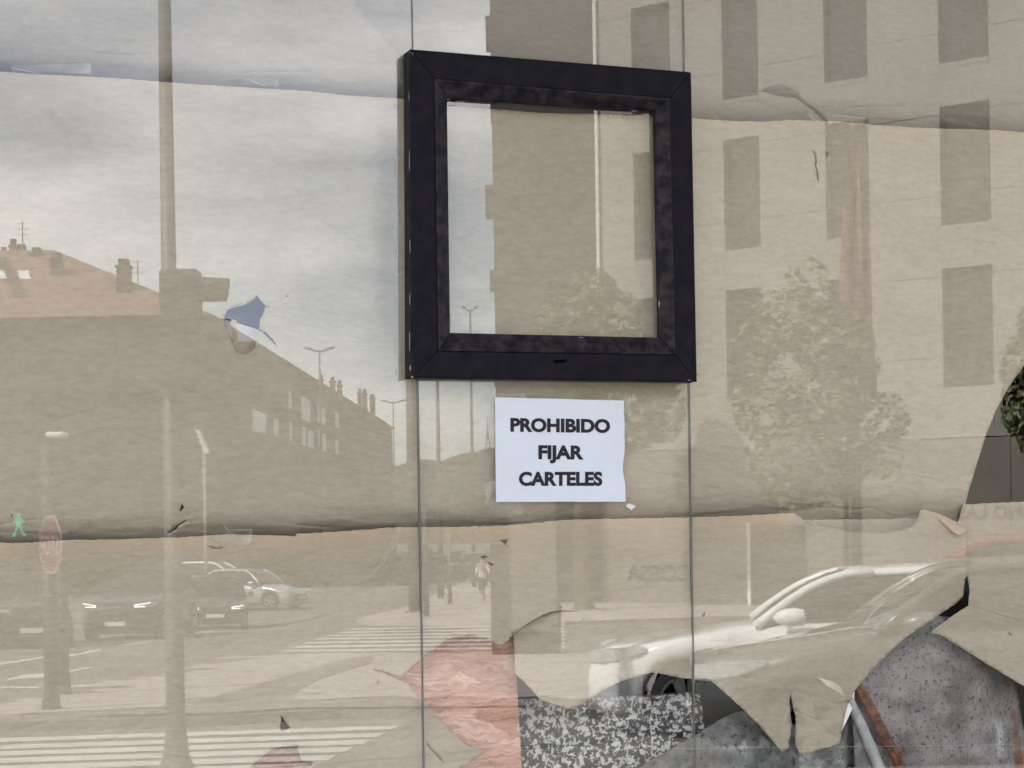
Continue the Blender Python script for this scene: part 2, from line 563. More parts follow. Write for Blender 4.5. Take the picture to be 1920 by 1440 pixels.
M['asphalt'] = mat('asphalt', (0.195, 0.175, 0.16), 0.9, var=0.22, scale=0.7, bump=0.2, bscale=30, detail=9)
M['paving'] = mat('pale_paving', (0.44, 0.39, 0.355), 0.85, var=0.14, scale=1.6, detail=8)
M['bounce_apron'] = mat('grey_slabs', (0.17, 0.16, 0.15), 0.9, var=0.12, scale=1.5)
M['joint'] = mat('paving_joint', (0.20, 0.18, 0.16), 0.95, var=0.1, scale=2)
M['tactile'] = mat('grey_paving', (0.23, 0.205, 0.185), 0.9, var=0.12, scale=2)
M['road_paint'] = mat('road_paint', (0.66, 0.63, 0.58), 0.8, var=0.16, scale=2.5, detail=9)
M['facade'] = mat('pale_stone_cladding', (0.30, 0.278, 0.242), 0.8, var=0.06, scale=0.5)
M['facade_joint'] = mat('cladding_joint', (0.36, 0.33, 0.29), 0.9, var=0.05)
M['basewall'] = mat('grey_stone_base', (0.20, 0.175, 0.152), 0.85, var=0.1, scale=0.6)
M['wing'] = mat('painted_shade_render', (0.055, 0.05, 0.043), 0.9, var=0.08, scale=0.5)  # shade of the stair wing and totem is put into this dark colour
M['winglass'] = mat('window_pane', (0.034, 0.028, 0.020), 0.45, var=0.2, scale=0.4)
M['winframe'] = mat('window_frame', (0.07, 0.065, 0.06), 0.5, var=0.1)
M['pipe'] = mat('white_pipe', (0.80, 0.79, 0.76), 0.5, var=0.04)
M['letters'] = mat('metal_letters', (0.012, 0.011, 0.010), 0.6, 0.0, var=0.1)
M['brick'] = mat('brown_brick', (0.06, 0.044, 0.035), 0.9, var=0.15, scale=1.2)
M['roof'] = mat('clay_tiles', (0.24, 0.135, 0.10), 0.85, var=0.15, scale=1.5, bump=0.3, bscale=8)
M['chimney'] = mat('chimney_brick', (0.07, 0.05, 0.04), 0.9, var=0.15, scale=2)
M['shutter'] = mat('white_shutter', (0.78, 0.77, 0.75), 0.6, var=0.04, scale=1)
M['steel'] = mat('grey_steel', (0.13, 0.13, 0.125), 0.55, 0.2, var=0.15, scale=4)
M['darksteel'] = mat('dark_green_steel', (0.035, 0.04, 0.038), 0.5, var=0.15, scale=4)
M['concrete'] = mat('concrete', (0.25, 0.28, 0.25), 0.9, var=0.1, scale=2)
M['stop_red'] = mat('shade_painted_red', (0.16, 0.04, 0.034), 0.4, var=0.05)  # red darkened: the STOP sign's shade is put into its colour
M['sign_white'] = mat('sign_white', (0.66, 0.67, 0.66), 0.4, var=0.04)
M['sign_shade_white'] = mat('shade_painted_white', (0.36, 0.34, 0.33), 0.6, var=0.1)  # white greyed: shade on the STOP rim and lettering put into the colour
M['green_led'] = mat('green_led', (0.02, 0.2, 0.1), 0.5, var=0.05, emit=((0.08, 1.0, 0.5), 0.75))
M['red_led'] = mat('red_led', (0.3, 0.02, 0.02), 0.5, var=0.05, emit=((1.0, 0.12, 0.10), 3.0))
M['lens_dark'] = mat('lens_dark', (0.02, 0.02, 0.02), 0.3, var=0.1)
M['bark'] = mat('bark', (0.13, 0.105, 0.08), 0.95, c2=(0.07, 0.055, 0.045), scale=6, bump=0.6, bscale=14, stretch=(1, 1, 0.3))
M['leaf_a'] = mat('leaf_a', (0.19, 0.205, 0.085), 0.55, var=0.35, scale=1.6)
M['leaf_b'] = mat('leaf_b', (0.042, 0.052, 0.022), 0.6, var=0.35, scale=1.6)
M['hedge'] = mat('hedge_leaf', (0.032, 0.036, 0.022), 0.7, var=0.3, scale=0.6)
M['flag_red'] = mat('flag_red', (0.17, 0.075, 0.065), 0.8, var=0.1, scale=2)
M['flag_yellow'] = mat('flag_yellow', (0.30, 0.23, 0.13), 0.8, var=0.1, scale=2)
M['skin'] = mat('skin', (0.46, 0.29, 0.21), 0.55, var=0.05)
M['hair'] = mat('hair', (0.035, 0.025, 0.018), 0.6, var=0.2)
M['shirt'] = mat('white_shirt', (0.76, 0.77, 0.76), 0.8, var=0.05)
M['shorts'] = mat('dark_shorts', (0.06, 0.06, 0.065), 0.8, var=0.1)
M['shoe'] = mat('shoe', (0.10, 0.09, 0.08), 0.7, var=0.1)
M['tyre'] = mat('tyre', (0.018, 0.018, 0.018), 0.8, var=0.2)
M['rim'] = mat('alloy_rim', (0.45, 0.45, 0.46), 0.3, 0.9, var=0.05)
M['carglass'] = mat('car_glass', (0.014, 0.016, 0.016), 0.04, var=0.1, spec=0.7)
M['car_white'] = mat('white_car_paint', (0.90, 0.91, 0.92), 0.3, var=0.01, coat=1.0)
M['car_dark'] = mat('dark_grey_car_paint', (0.018, 0.019, 0.019), 0.28, 0.3, var=0.05, coat=1.0)
M['car_mid'] = mat('mid_grey_car_paint', (0.13, 0.13, 0.125), 0.36, 0.55, var=0.04, coat=1.0)
M['car_graph'] = mat('graphite_car_paint', (0.03, 0.032, 0.034), 0.3, 0.4, var=0.05, coat=1.0)
M['car_silver'] = mat('silver_car_paint', (0.50, 0.52, 0.52), 0.3, 0.5, var=0.03, coat=0.8)
M['car_red'] = mat('red_car_paint', (0.28, 0.035, 0.03), 0.3, var=0.03, coat=0.8)
M['trim'] = mat('black_trim', (0.02, 0.02, 0.02), 0.5, var=0.1)
M['headlamp'] = mat('headlamp', (0.62, 0.65, 0.68), 0.08, 0.3, var=0.2, scale=30, coat=1.0)
M['drl'] = mat('running_light', (0.8, 0.8, 0.8), 0.3, var=0.02, emit=((1.0, 0.97, 0.92), 3.0))
M['plate'] = mat('number_plate', (0.78, 0.78, 0.76), 0.4, var=0.03)

# ------------------------------------------------------------------ mesh helpers
ORG = {}
def tag(o, label=None, cat=None, group=None, kind=None):
    for k, v in (('label', label), ('category', cat), ('group', group), ('kind', kind)):
        if v:
            o[k] = v
    return o
def empty(name, loc, rz=0.0):
    o = bpy.data.objects.new(name, None)
    o.location = loc
    o.rotation_euler = (0, 0, rz)
    o.empty_display_size = 0.2
    COL.objects.link(o)
    ORG[o] = Vector(loc)
    return o
class MB:
    """collects geometry; build() links it as one mesh object. world=True: coordinates are world ones, else local to the parent"""
    def __init__(s, world=True):
        s.v, s.f, s.mi, s.world, s.cur = [], [], [], world, 0
    def vert(s, p):
        s.v.append(Vector(p))
        return len(s.v) - 1
    def face(s, idx):
        s.f.append(tuple(idx))
        s.mi.append(s.cur)
    def quad(s, a, b, c, d):
        s.face([s.vert(p) for p in (a, b, c, d)])
    def poly(s, pts):
        s.face([s.vert(p) for p in pts])
    def prism(s, pts, off):
        """pts: planar ring, off: extrusion vector"""
        off = Vector(off)
        a = [s.vert(p) for p in pts]
        b = [s.vert(Vector(p) + off) for p in pts]
        s.face(a)
        s.face(b[::-1])
        n = len(a)
        for i in range(n):
            j = (i + 1) % n
            s.face((a[j], a[i], b[i], b[j]))
    def box(s, lo, hi):
        x0, y0, z0 = lo
        x1, y1, z1 = hi
        s.prism([(x0, y0, z0), (x1, y0, z0), (x1, y1, z0), (x0, y1, z0)], (0, 0, z1 - z0))
    def tube(s, path, radii, n=10, cap=True):
        path = [Vector(p) for p in path]
        if not hasattr(radii, '__len__'):
            radii = [radii] * len(path)
        rings = []
        for i, p in enumerate(path):
            t = (path[min(i + 1, len(path) - 1)] - path[max(i - 1, 0)]).normalized()
            a = t.orthogonal().normalized() if abs(t.z) < 0.99 else Vector((1, 0, 0))
            if abs(t.z) < 0.99:
                a = t.cross(Vector((0, 0, 1))).normalized()
            b = t.cross(a).normalized()
            rings.append([s.vert(p + (a * cos(2 * pi * k / n) + b * sin(2 * pi * k / n)) * radii[i]) for k in range(n)])
        for r0, r1 in zip(rings, rings[1:]):
            for k in range(n):
                s.face((r0[k], r0[(k + 1) % n], r1[(k + 1) % n], r1[k]))
        if cap:
            s.face(rings[0][::-1])
            s.face(rings[-1])
    def build(s, name, mats, parent=None, smooth_=False, origin=None, fix=True):
        me = bpy.data.meshes.new(name)
        o = bpy.data.objects.new(name, me)
        if s.world:
            if parent is not None:
                org = ORG[parent]
            else:
                if origin is None:
                    c = sum(s.v, Vector()) / len(s.v)
                    origin = Vector((c.x, c.y, min(p.z for p in s.v)))
                org = Vector(origin)
                o.location = org
        else:
            org = Vector((0, 0, 0))
        ORG[o] = org
        me.from_pydata([tuple(p - org) for p in s.v], [], s.f)
        if not isinstance(mats, (list, tuple)):
            mats = [mats]
        for mm in mats:
            me.materials.append(M[mm])
        for p, i in zip(me.polygons, s.mi):
            p.material_index = i
            p.use_smooth = smooth_
        if fix:
            bm = bmesh.new()
            bm.from_mesh(me)
            bmesh.ops.recalc_face_normals(bm, faces=bm.faces)
            bm.to_mesh(me)
            bm.free()
        COL.objects.link(o)
        if parent is not None:
            o.parent = parent
        return o
def copy_tree(o, parent=None):
    c = o.copy()
    COL.objects.link(c)
    c.parent = parent
    for ch in [x for x in bpy.data.objects if x.parent == o]:
        copy_tree(ch, c)
    return c
def bevel(o, w=0.003, seg=2):
    b = o.modifiers.new('bevel', 'BEVEL')
    b.width = w
    b.segments = seg
    b.limit_method = 'ANGLE'
    return o

def sheet(name, outline, holes, depth, step, mats, seed=0, exact=(), age=None, attrs=None, thick=0.0006, parent=None, rough_edge=1.2, keep=None):
    """a thin sheet parallel to the glass: outline and holes in photo pixels, depth(px, py) = distance behind the glass plane"""
    rnd = random.Random(seed)
    def rag(poly, amp):
        out = []
        n = len(poly)
        for i in range(n):
            a, b = Vector(poly[i]), Vector(poly[(i + 1) % n])
            k = max(1, int((b - a).length / 7)) if amp else 1
            k = min(k, 60)
            for j in range(k):
                p = a.lerp(b, j / k)
                if j and amp:
                    nrm = Vector((-(b - a).y, (b - a).x)).normalized()
                    p = p + nrm * amp * (noise.noise((p.x * 0.11, p.y * 0.11, seed * 3.1)) + 0.5 * rnd.uniform(-1, 1))
                out.append((p.x, p.y))
        return out
    O = rag(outline, rough_edge)
    H = [rag(h, 0.0 if len(h) < 6 or k in exact else 0.4) for k, h in enumerate(holes)]
    pts, edges = [], []
    for poly in [O] + H:
        b = len(pts)
        pts += [Vector(p) for p in poly]
        edges += [(b + i, b + (i + 1) % len(poly)) for i in range(len(poly))]
    xs, ys = [p[0] for p in O], [p[1] for p in O]
    y = min(ys) + step / 2
    r = 0
    while y < max(ys):
        x = min(xs) + (step / 2 if r % 2 else step)
        st = step if -40 < y < 1480 else step * 3
        while x < max(xs):
            sx = st if -40 < x < 1960 else step * 3
            q = (x + rnd.uniform(-.25, .25) * step, y + rnd.uniform(-.25, .25) * step)
            pts.append(Vector(q))
            x += sx
        y += st
        r += 1
    rv, re_, rf, *_ = delaunay_2d_cdt(pts, edges, [], 0, 1e-4)
    faces = []
    for f in rf:
        c = (sum(rv[i][0] for i in f) / 3, sum(rv[i][1] for i in f) / 3)
        if inside(c, O) and not any(inside(c, h) for h in H):
            faces.append(f)
    used = sorted({i for f in faces for i in f})
    ix = {i: k for k, i in enumerate(used)}
    mb = MB()
    for i in used:
        mb.vert(win(rv[i][0], rv[i][1], depth(rv[i][0], rv[i][1])))
    for f in faces:
        mb.face([ix[i] for i in f])
    o = mb.build(name, mats, parent, smooth_=True, fix=False)
    me = o.data
    # all faces look to the street (-y)
    bm = bmesh.new()
    bm.from_mesh(me)
    for f in bm.faces:
        if f.normal.y > 0:
            f.normal_flip()
    bm.to_mesh(me)
    bm.free()
    for an, fn in ({'age': age} if age else {}).items() | (attrs or {}).items():
        a = me.attributes.new(an, 'FLOAT', 'POINT')
        for k, i in enumerate(used):
            a.data[k].value = fn(rv[i][0], rv[i][1])
    if thick:
        s = o.modifiers.new('thickness', 'SOLIDIFY')
        s.thickness = thick
        s.offset = -1
    return o

# ================================================================== STRUCTURE
# ---- the street surface: one sheet, gently falling away from the shop
mb = MB()
Ys = [-900, Y0, 24, 40, Y1, 120, 300, 3500]
Xs = [-3500, -60, -20, 0, 20, 60, 3500]
gi = {(i, j): mb.vert(cw(X, Y, zg(Y))) for i, X in enumerate(Xs) for j, Y in enumerate(Ys)}
for i in range(len(Xs) - 1):
    for j in range(len(Ys) - 1):
        mb.face((gi[i, j], gi[i + 1, j], gi[i + 1, j + 1], gi[i, j + 1]))
road = tag(mb.build('road', 'asphalt', origin=(0, 0, 0)), 'grey asphalt street running downhill past the shop', None, kind='structure')
def up(o):
    bm = bmesh.new()
    bm.from_mesh(o.data)
    for f in bm.faces:
        if f.normal.z < 0:
            f.normal_flip()
    bm.to_mesh(o.data)
    bm.free()
up(road)

def gpoly(name, pts, h, mt, label, parent=None, thick=None, kind='structure'):
    """flat area of street given by photo pixels, h above the asphalt"""
    mb = MB()
    P = []
    for p in pts:
        X, Y, z = gnd(*p)
        P.append(cw(X, Y, z + h))
    if thick:
        mb.prism([p - UPZ * thick for p in P], UPZ * thick)
    else:
        mb.poly(P)
    o = mb.build(name, mt, parent)
    if not thick:
        up(o)
    if parent is None:
        tag(o, label, None, kind=kind)
    return o
KERB = 0.10
WALK_A = [(-260, 1352), (0, 1317), (127, 1293), (200, 1281), (313, 1257), (407, 1234), (470, 1232), (640, 1231), (800, 1229), (1000, 1226), (1400, 1216), (1800, 1207), (2200, 1200), (2200, 1262), (1500, 1290), (1240, 1336), (1100, 1350), (900, 1349), (640, 1348), (400, 1362), (100, 1371), (-260, 1380)]
walk_a = gpoly('pavement', WALK_A, KERB, 'joint', 'pale paved corner pavement beside the zebra crossings', thick=KERB + 0.05)
WALK_B = [(668, 1168), (690, 1160), (760, 1143), (850, 1103), (905, 1080), (1100, 1078), (2200, 1062), (2200, 1150), (1400, 1160), (1060, 1172), (850, 1176), (700, 1172)]
walk_b = gpoly('pavement', WALK_B, KERB, 'paving', 'pale pavement in front of the stone office building', thick=KERB + 0.05)
mb = MB()
mb.prism([cw(x, y, zg(y) + .0) for x, y in ((-45, -14), (60, -14), (60, 13.0), (-45, 13.0))], UPZ * .12)  # unseen ground slab added to bounce sunlight up onto the window
bounce_apron = tag(mb.build('pavement', 'bounce_apron'), 'broad grey pavement added before the shop to bounce light onto the window', None, kind='structure')
# pavers of the near pavement
def pavers(walk, poly, size, rot, mt, seed):
    rnd = random.Random(seed)
    P = [gnd(*p)[:2] for p in poly]
    xs, ys = [p[0] for p in P], [p[1] for p in P]
    cx, cy = sum(xs) / len(xs), sum(ys) / len(ys)
    R = max(max(xs) - min(xs), max(ys) - min(ys))
    n = int(R / size[0]) + 2
    me = None
    out = []
    for i in range(-n, n):
        for j in range(-n * 2, n * 2):
            c = [((i + a) * size[0] + (j % 2) * size[0] * .5, (j + b) * size[1]) for a, b in ((.012, .02), (.988, .02), (.988, .98), (.012, .98))]
            c = [(cx + x * cos(rot) - y * sin(rot), cy + x * sin(rot) + y * cos(rot)) for x, y in c]
            if all(inside(q, P) for q in c):
                out.append(c)
    out.sort(key=lambda c: c[0][1])
    for c in out[:300]:
        q = [cw(X, Y, zg(Y) + KERB + 0.004) for X, Y in c]
        if me is None:
            mb = MB()
            org = q[0].copy()
            mb.prism(q, UPZ * 0.012)
            o = mb.build('paver', mt, walk)
            o.data.transform(Matrix.Translation(ORG[walk] - org))
            me = o.data
        else:
            o = bpy.data.objects.new('paver', me)
            COL.objects.link(o)
            o.parent = walk
        o.location = q[0] - ORG[walk] + UPZ * rnd.uniform(-0.002, 0.002)
PAVE = [(-200, 1345), (0, 1321), (313, 1262), (410, 1238), (900, 1233), (1400, 1222), (2100, 1206), (2100, 1258), (1500, 1284), (1240, 1328), (1100, 1342), (640, 1338), (525, 1338), (360, 1352), (-200, 1368)]
pavers(walk_a, PAVE, (1.25, 0.62), radians(28), 'paving', 4)
TACT = [(150, 1364), (353, 1346), (420, 1321), (480, 1303), (560, 1278), (640, 1251), (700, 1243), (700, 1256), (600, 1289), (553, 1318), (545, 1334), (800, 1334), (1000, 1336), (1000, 1346), (560, 1349), (400, 1361)]
def ribs(name, poly, label):
    o = gpoly(name, poly, KERB + 0.026, 'tactile', label)
    return o
ribs('tactile_paving', TACT, 'ribbed grey tactile paving curving across the corner pavement')

# painted markings, each a thin sheet on the asphalt
ends = [(750, 1361), (722, 1375), (695, 1388), (662, 1402), (630, 1417), (597, 1432), (560, 1449), (520, 1468), (470, 1490)]
zeb = empty('zebra_crossing', cw(*gnd(300, 1400)))
tag(zeb, 'near zebra crossing of long white bars on the asphalt', None, kind='structure')
mbz = None
for k, (xr, yr) in enumerate(ends):
    t = 7.5 + k * .5
    xl = -260
    yl = yr + 0.034 * (xr - xl) - 2
    P = [(xl, yl), (xr, yr), (xr - 14, yr + t), (xl, yl + t)]
    mbz = MB()
    mbz.poly([cw(gnd(*p)[0], gnd(*p)[1], gnd(*p)[2] + 0.006) for p in P])
    up(mbz.build('painted_bar', 'road_paint', zeb))
zeb2 = empty('zebra_crossing', cw(*gnd(800, 1200)))
tag(zeb2, 'far zebra crossing of thin white bars beyond the pavement', None, kind='structure')
for (xl, y, t) in [(660, 1179, 2.2), (640, 1185, 2.4), (618, 1191, 2.6), (597, 1197, 2.8), (577, 1204, 3.2), (556, 1211.5, 3.6), (533, 1219.5, 4)]:
    P = [(xl, y), (1060, y - 7), (1060, y - 7 + t), (xl - 8, y + t)]
    mbz = MB()
    mbz.poly([cw(gnd(*p)[0], gnd(*p)[1], gnd(*p)[2] + 0.006) for p in P])
    up(mbz.build('painted_bar', 'road_paint', zeb2))
mk = empty('lane_marking', cw(*gnd(100, 1250)))
tag(mk, 'white lane lines and arrow painted on the left road', None, kind='structure')
for P in ([(118, 1231), (188, 1217), (190, 1220), (119, 1234)], [(-200, 1272), (80, 1232), (82, 1235), (-200, 1276)], [(5, 1278), (40, 1266), (84, 1263), (84, 1271), (40, 1273)],
          [(-200, 1288), (82, 1288), (82, 1291), (-200, 1291)], [(122, 1260), (172, 1250), (174, 1253), (122, 1263)], [(236, 1208), (285, 1202), (285, 1204), (236, 1210)], [(350, 1187), (395, 1184), (395, 1185.5), (350, 1188.5)]):
    mbz = MB()
    mbz.poly([cw(gnd(*p)[0], gnd(*p)[1], gnd(*p)[2] + 0.006) for p in P])
    up(mbz.build('painted_line', 'road_paint', mk))

# ---- the shop: wall round the window, added unseen slab that cuts skylight on the glass, dark room behind
PXL, PXR, PYT, PYB = -430, 2420, -430, 1900
GL, GR = win(PXL, 900).x, win(PXR, 900).x
GT, GB = win(960, PYT).z, win(960, PYB).z
shop = empty('shop_front', (0, 0.3, 0))
tag(shop, 'rendered shop front around the papered window, with an added overhead shade slab', 'building')
def shop_box(name, lo, hi, mt):
    mb = MB()
    mb.box(lo, hi)
    return mb.build(name, mt, shop)
shop_box('wall', (GL - 4, -0.06, -0.3), (GR + 5, 0.30, GB - 0.05), 'render')
shop_box('wall', (GL - 4, -0.06, GT + 0.05), (GR + 5, 0.30, 8.0), 'render')
shop_box('wall', (GL - 4, -0.06, GB - 0.05), (GL - 0.05, 0.30, GT + 0.05), 'render')
shop_box('wall', (GR + 0.05, -0.06, GB - 0.05), (GR + 5, 0.30, GT + 0.05), 'render')
shop_box('shade_slab', (GL - 4, -2.9, 4.3), (GR + 5, -0.062, 4.6), 'shade_slab_grey')  # added slab above the view, blocks skylight from the window
for nm, lo, hi in (('window_rail', (GL - .05, -.03, GB - .05), (GR + .05, .05, GB)), ('window_rail', (GL - .05, -.03, GT), (GR + .05, .05, GT + .05)),
                   ('window_jamb', (GL - .05, -.03, GB), (GL, .05, GT)), ('window_jamb', (GR, -.03, GB), (GR + .05, .05, GT))):
    shop_box(nm, lo, hi, 'alu')
mb = MB()
mb.box((GL - 3.9, 0.302, -0.02), (GR + 4.9, 5.0, 4.4))
room = mb.build('room', 'room')
bm = bmesh.new()
bm.from_mesh(room.data)
bm.faces.ensure_lookup_table()
dl = [f for f in bm.faces if all(abs((v.co.y + room.location.y) - 0.302) < 1e-3 for v in f.verts)]
bmesh.ops.delete(bm, geom=dl, context='FACES')
bmesh.ops.reverse_faces(bm, faces=bm.faces)
bm.to_mesh(room.data)
bm.free()
tag(room, 'dark empty room behind the shop window', None, kind='structure')

# ================================================================== THE WINDOW
XJ1, XJ2 = win(783.5, 720).x, win(1292, 720).x
GAP = 0.0017
YF = -0.044                                     # front face of the hatch frame
HO = [win(x, y, YF) for x, y in ((769, 92), (1296, 135), (1307, 716), (772, 708))]
HI = [win(x, y, YF) for x, y in ((813, 147), (1255, 184), (1266, 666), (820, 659))]
HB = [win(x, y, -0.030) for x, y in ((838, 184), (1229, 207), (1238, 633), (844, 624))]
HZT, HZB = (HO[0].z + HO[1].z) / 2, (HO[2].z + HO[3].z) / 2
def pane(name, x0, x1, z0, z1, label):
    mb = MB()
    y0, y1 = 0.0, 0.006
    c = [(x0, z0), (x1, z0), (x1, z1), (x0, z1)]
    a = [mb.vert((x, y0, z)) for x, z in c]
    b = [mb.vert((x, y1, z)) for x, z in c]
    mb.cur = 0
    mb.face(a)
    mb.cur = 1
    mb.face(b[::-1])
    mb.cur = 2
    for i in range(4):
        j = (i + 1) % 4
        mb.face((a[j], a[i], b[i], b[j]))
    o = mb.build(name, ['glass', 'clear', 'glass_edge'])
    return tag(o, label, 'glass pane', 'shop window panes')
pane('window_pane', GL, XJ1 - GAP, GB, GT, 'wide glass pane left of the dark framed hatch')
pane('window_pane', XJ1 + GAP, XJ2 - GAP, HZT - 0.03, GT, 'narrow glass pane above the dark framed hatch')
pane('window_pane', XJ1 + GAP, XJ2 - GAP, GB, HZB + 0.03, 'narrow glass pane below the hatch, carrying the white notice')
pane('window_pane', XJ2 + GAP, GR, GB, GT, 'wide glass pane right of the dark framed hatch')
for x, lb in ((XJ1, 'thin grey sealant joint left of the notice'), (XJ2, 'thin grey sealant joint right of the notice')):
    mb = MB()
    mb.box((x - GAP + 0.0002, 0.0012, GB), (x + GAP - 0.0002, 0.0055, GT))
    tag(mb.build('sealant_joint', 'silicone'), lb, 'sealant', 'glass joints')

# ---- the hatch
hatch = empty('window_hatch', (sum(p.x for p in HO) / 4, YF, HZB))
tag(hatch, 'square dark lacquered hatch frame with its own small glass pane', 'window frame')
def sh(p, y):
    return Vector((p.x, y, p.z))
rings_frame = [[sh(p, -0.0005) for p in HO], HO, HI, [sh(p, -0.012) for p in HI]]
rim = 0.0022
HO2 = []
cz = sum(HO, Vector()) / 4
for p in HO:
    d = p - cz
    HO2.append(Vector((p.x - math.copysign(rim, d.x), YF - 0.0016, p.z - math.copysign(rim, d.z))))
rings_frame = [[sh(p, -0.0005) for p in HO], [sh(p, YF + 0.001) for p in HO], HO2, [sh(p, YF - 0.0016) for p in HI], [sh(p, -0.014) for p in HI]]
def members(names, rings, mt, gap):
    for k in range(4):
        j = (k + 1) % 4
        mb = MB()
        rows = []
        for R in rings:
            a, b = R[k], R[j]
            d = (b - a).normalized() * gap
            rows.append((mb.vert(a + d), mb.vert(b - d)))
        for r0, r1 in zip(rows, rows[1:]):
            mb.face((r0[0], r0[1], r1[1], r1[0]))
        mb.face([r[0] for r in rows])
        mb.face([r[1] for r in rows][::-1])
        mb.face((rows[-1][0], rows[-1][1], rows[0][1], rows[0][0]))
        o = mb.build(names[k % 2], mt, hatch)
        bevel(o, 0.0009, 2)
members(('frame_rail', 'frame_stile'), rings_frame, 'frame', 0.0004)
def inset(R, t, y):
    c = sum(R, Vector()) / 4
    return [Vector((p.x - math.copysign(t, p.x - c.x), y, p.z - math.copysign(t, p.z - c.z))) for p in R]
bead_rings = [inset(HI, 0.0008, -0.016), inset(HI, 0.0008, YF - 0.0035), inset(HI, 0.006, YF - 0.0045), [sh(p, -0.030) for p in HB], [sh(p, -0.0145) for p in HB]]
members(('glazing_bead_rail', 'glazing_bead_stile'), bead_rings, 'frame_dusty', 0.0005)
mb = MB()
hc = inset(HI, 0.004, 0)
a = [mb.vert(sh(p, -0.0140)) for p in hc]
b = [mb.vert(sh(p, -0.0090)) for p in hc]
mb.face(a)
mb.cur = 1
mb.face(b[::-1])
mb.cur = 2
for i in range(4):
    j = (i + 1) % 4
    mb.face((a[j], a[i], b[i], b[j]))
mb.build('hatch_pane', ['glass', 'clear', 'glass_edge'], hatch)
mb = MB()                                        # back ring closing the frame against the window glass
mb = MB()
q = [win(x, y, YF - 0.0018) for x, y in ((1038, 675), (1062, 674), (1063, 679), (1050, 681), (1038, 680))]
mb.prism(q, (0, 0.003, 0))
mb.build('lock_slot', 'black', hatch)
# worn bare-metal chips along the arrises
rc = random.Random(8)
def chip(x, y, w, h, yo=None):
    mb = MB()
    n = 6
    yo = YF - 0.0024 if yo is None else yo
    mb.prism([win(x + w * cos(2 * pi * k / n) * rc.uniform(.6, 1.1), y + h * sin(2 * pi * k / n) * rc.uniform(.6, 1.1), yo) for k in range(n)], (0, 0.0012, 0))
    mb.build('bare_metal_chip', 'chip', hatch)
for args in ((769.5, 690, 1.4, 7), (773, 707, 3, 2), (768.6, 560, .7, 14), (768.2, 640, .6, 20), (767.6, 300, .6, 22), (767.0, 180, .6, 12), (768.8, 460, .6, 16), (768.8, 98, 1.4, 1.2), (960, 108.5, 1.6, .7), (774, 101, 1.0, 2.2),
             (1292, 713, 2.5, 1), (1300, 716, 2, .8), (1200, 182, 1, .6), (1236, 570, 1.2, 7, -0.034), (840, 186.5, 3, .7, -0.036), (860, 190, 8, .6, -0.036), (1190, 208, 9, .5, -0.034), (1090, 633, 5, .6, -0.034), (845, 600, .6, 12, -0.034)):
    chip(*args)

# ---- paper sheets behind the glass
MID_TOP = [(-430, 105), (0, 134), (60, 138), (150, 143), (225, 147), (300, 153), (400, 160), (500, 166), (570, 170), (650, 179), (755, 185), (840, 198), (900, 203), (950, 206), (1010, 211), (1060, 212.5), (1110, 213), (1170, 216), (1228, 216), (1300, 222), (1360, 226), (1430, 228), (1480, 225), (1520, 226), (1580, 228), (1640, 234), (1700, 238), (1760, 241), (1860, 243), (1920, 248), (2420, 266)]
LOW_TOP = [(-430, 1030), (0, 1017), (60, 1018), (110, 1013), (150, 1012), (230, 1011), (320, 1008), (380, 1005), (430, 1002), (500, 1003), (553, 1006), (557, 1000), (600, 999), (680, 993), (750, 988), (790, 988), (850, 988), (950, 985), (1010, 980), (1050, 975), (1120, 973), (1200, 972), (1300, 970), (1400, 966), (1490, 962)]
def cockle(px, py, s):
    return 0.0022 * noise.noise((px * .006, py * .012, s)) + 0.0016 * noise.noise((px * .016, py * .03, s + 9))
def recede(px, py, line, reach, amount):
    """how far a sheet leans back where it slips behind the free top edge of the sheet below it"""
    e = lerp_line(line, px)
    t = min(max((py - (e - reach)) / reach, 0.0), 1.25)
    return amount * t ** 2.4
def d_top(px, py):
    return 0.016 + cockle(px, py, 1.0) + recede(px, py, MID_TOP, 75, 0.050)
def d_top_back(px, py):
    x = 0.020 + cockle(px, py, 2.0) + recede(px, py, MID_TOP, 75, 0.046)
    if px < 860:
        e = 667 + max(0, py) * 0.9
        x += 0.045 * smooth(1 - (px - e) / 130)
    return x
def d_mid(px, py):
    e = lerp_line(MID_TOP, px)
    x = 0.013 + cockle(px, py, 3.0) + 0.004 * smooth((py - e) / 160)
    x += recede(px, py, LOW_TOP, 62, 0.040)
    x += 0.02 * smooth(1 - abs(px - 744) / 46) * smooth(1 - abs(py - 420) / 330)
    # the sheet bellies back a little around the torn holes
    for hx, hy, r, a in ((458, 610, 70, 0.004), (335, 975, 45, 0.005)):
        q = sqrt((px - hx) ** 2 + (py - hy) ** 2) / r
        x += a * smooth(1 - q)
    return x
ARC = [(963, 1190), (975, 1180), (1000, 1163), (1018, 1153), (1035, 1147), (1053, 1145), (1085, 1146)]
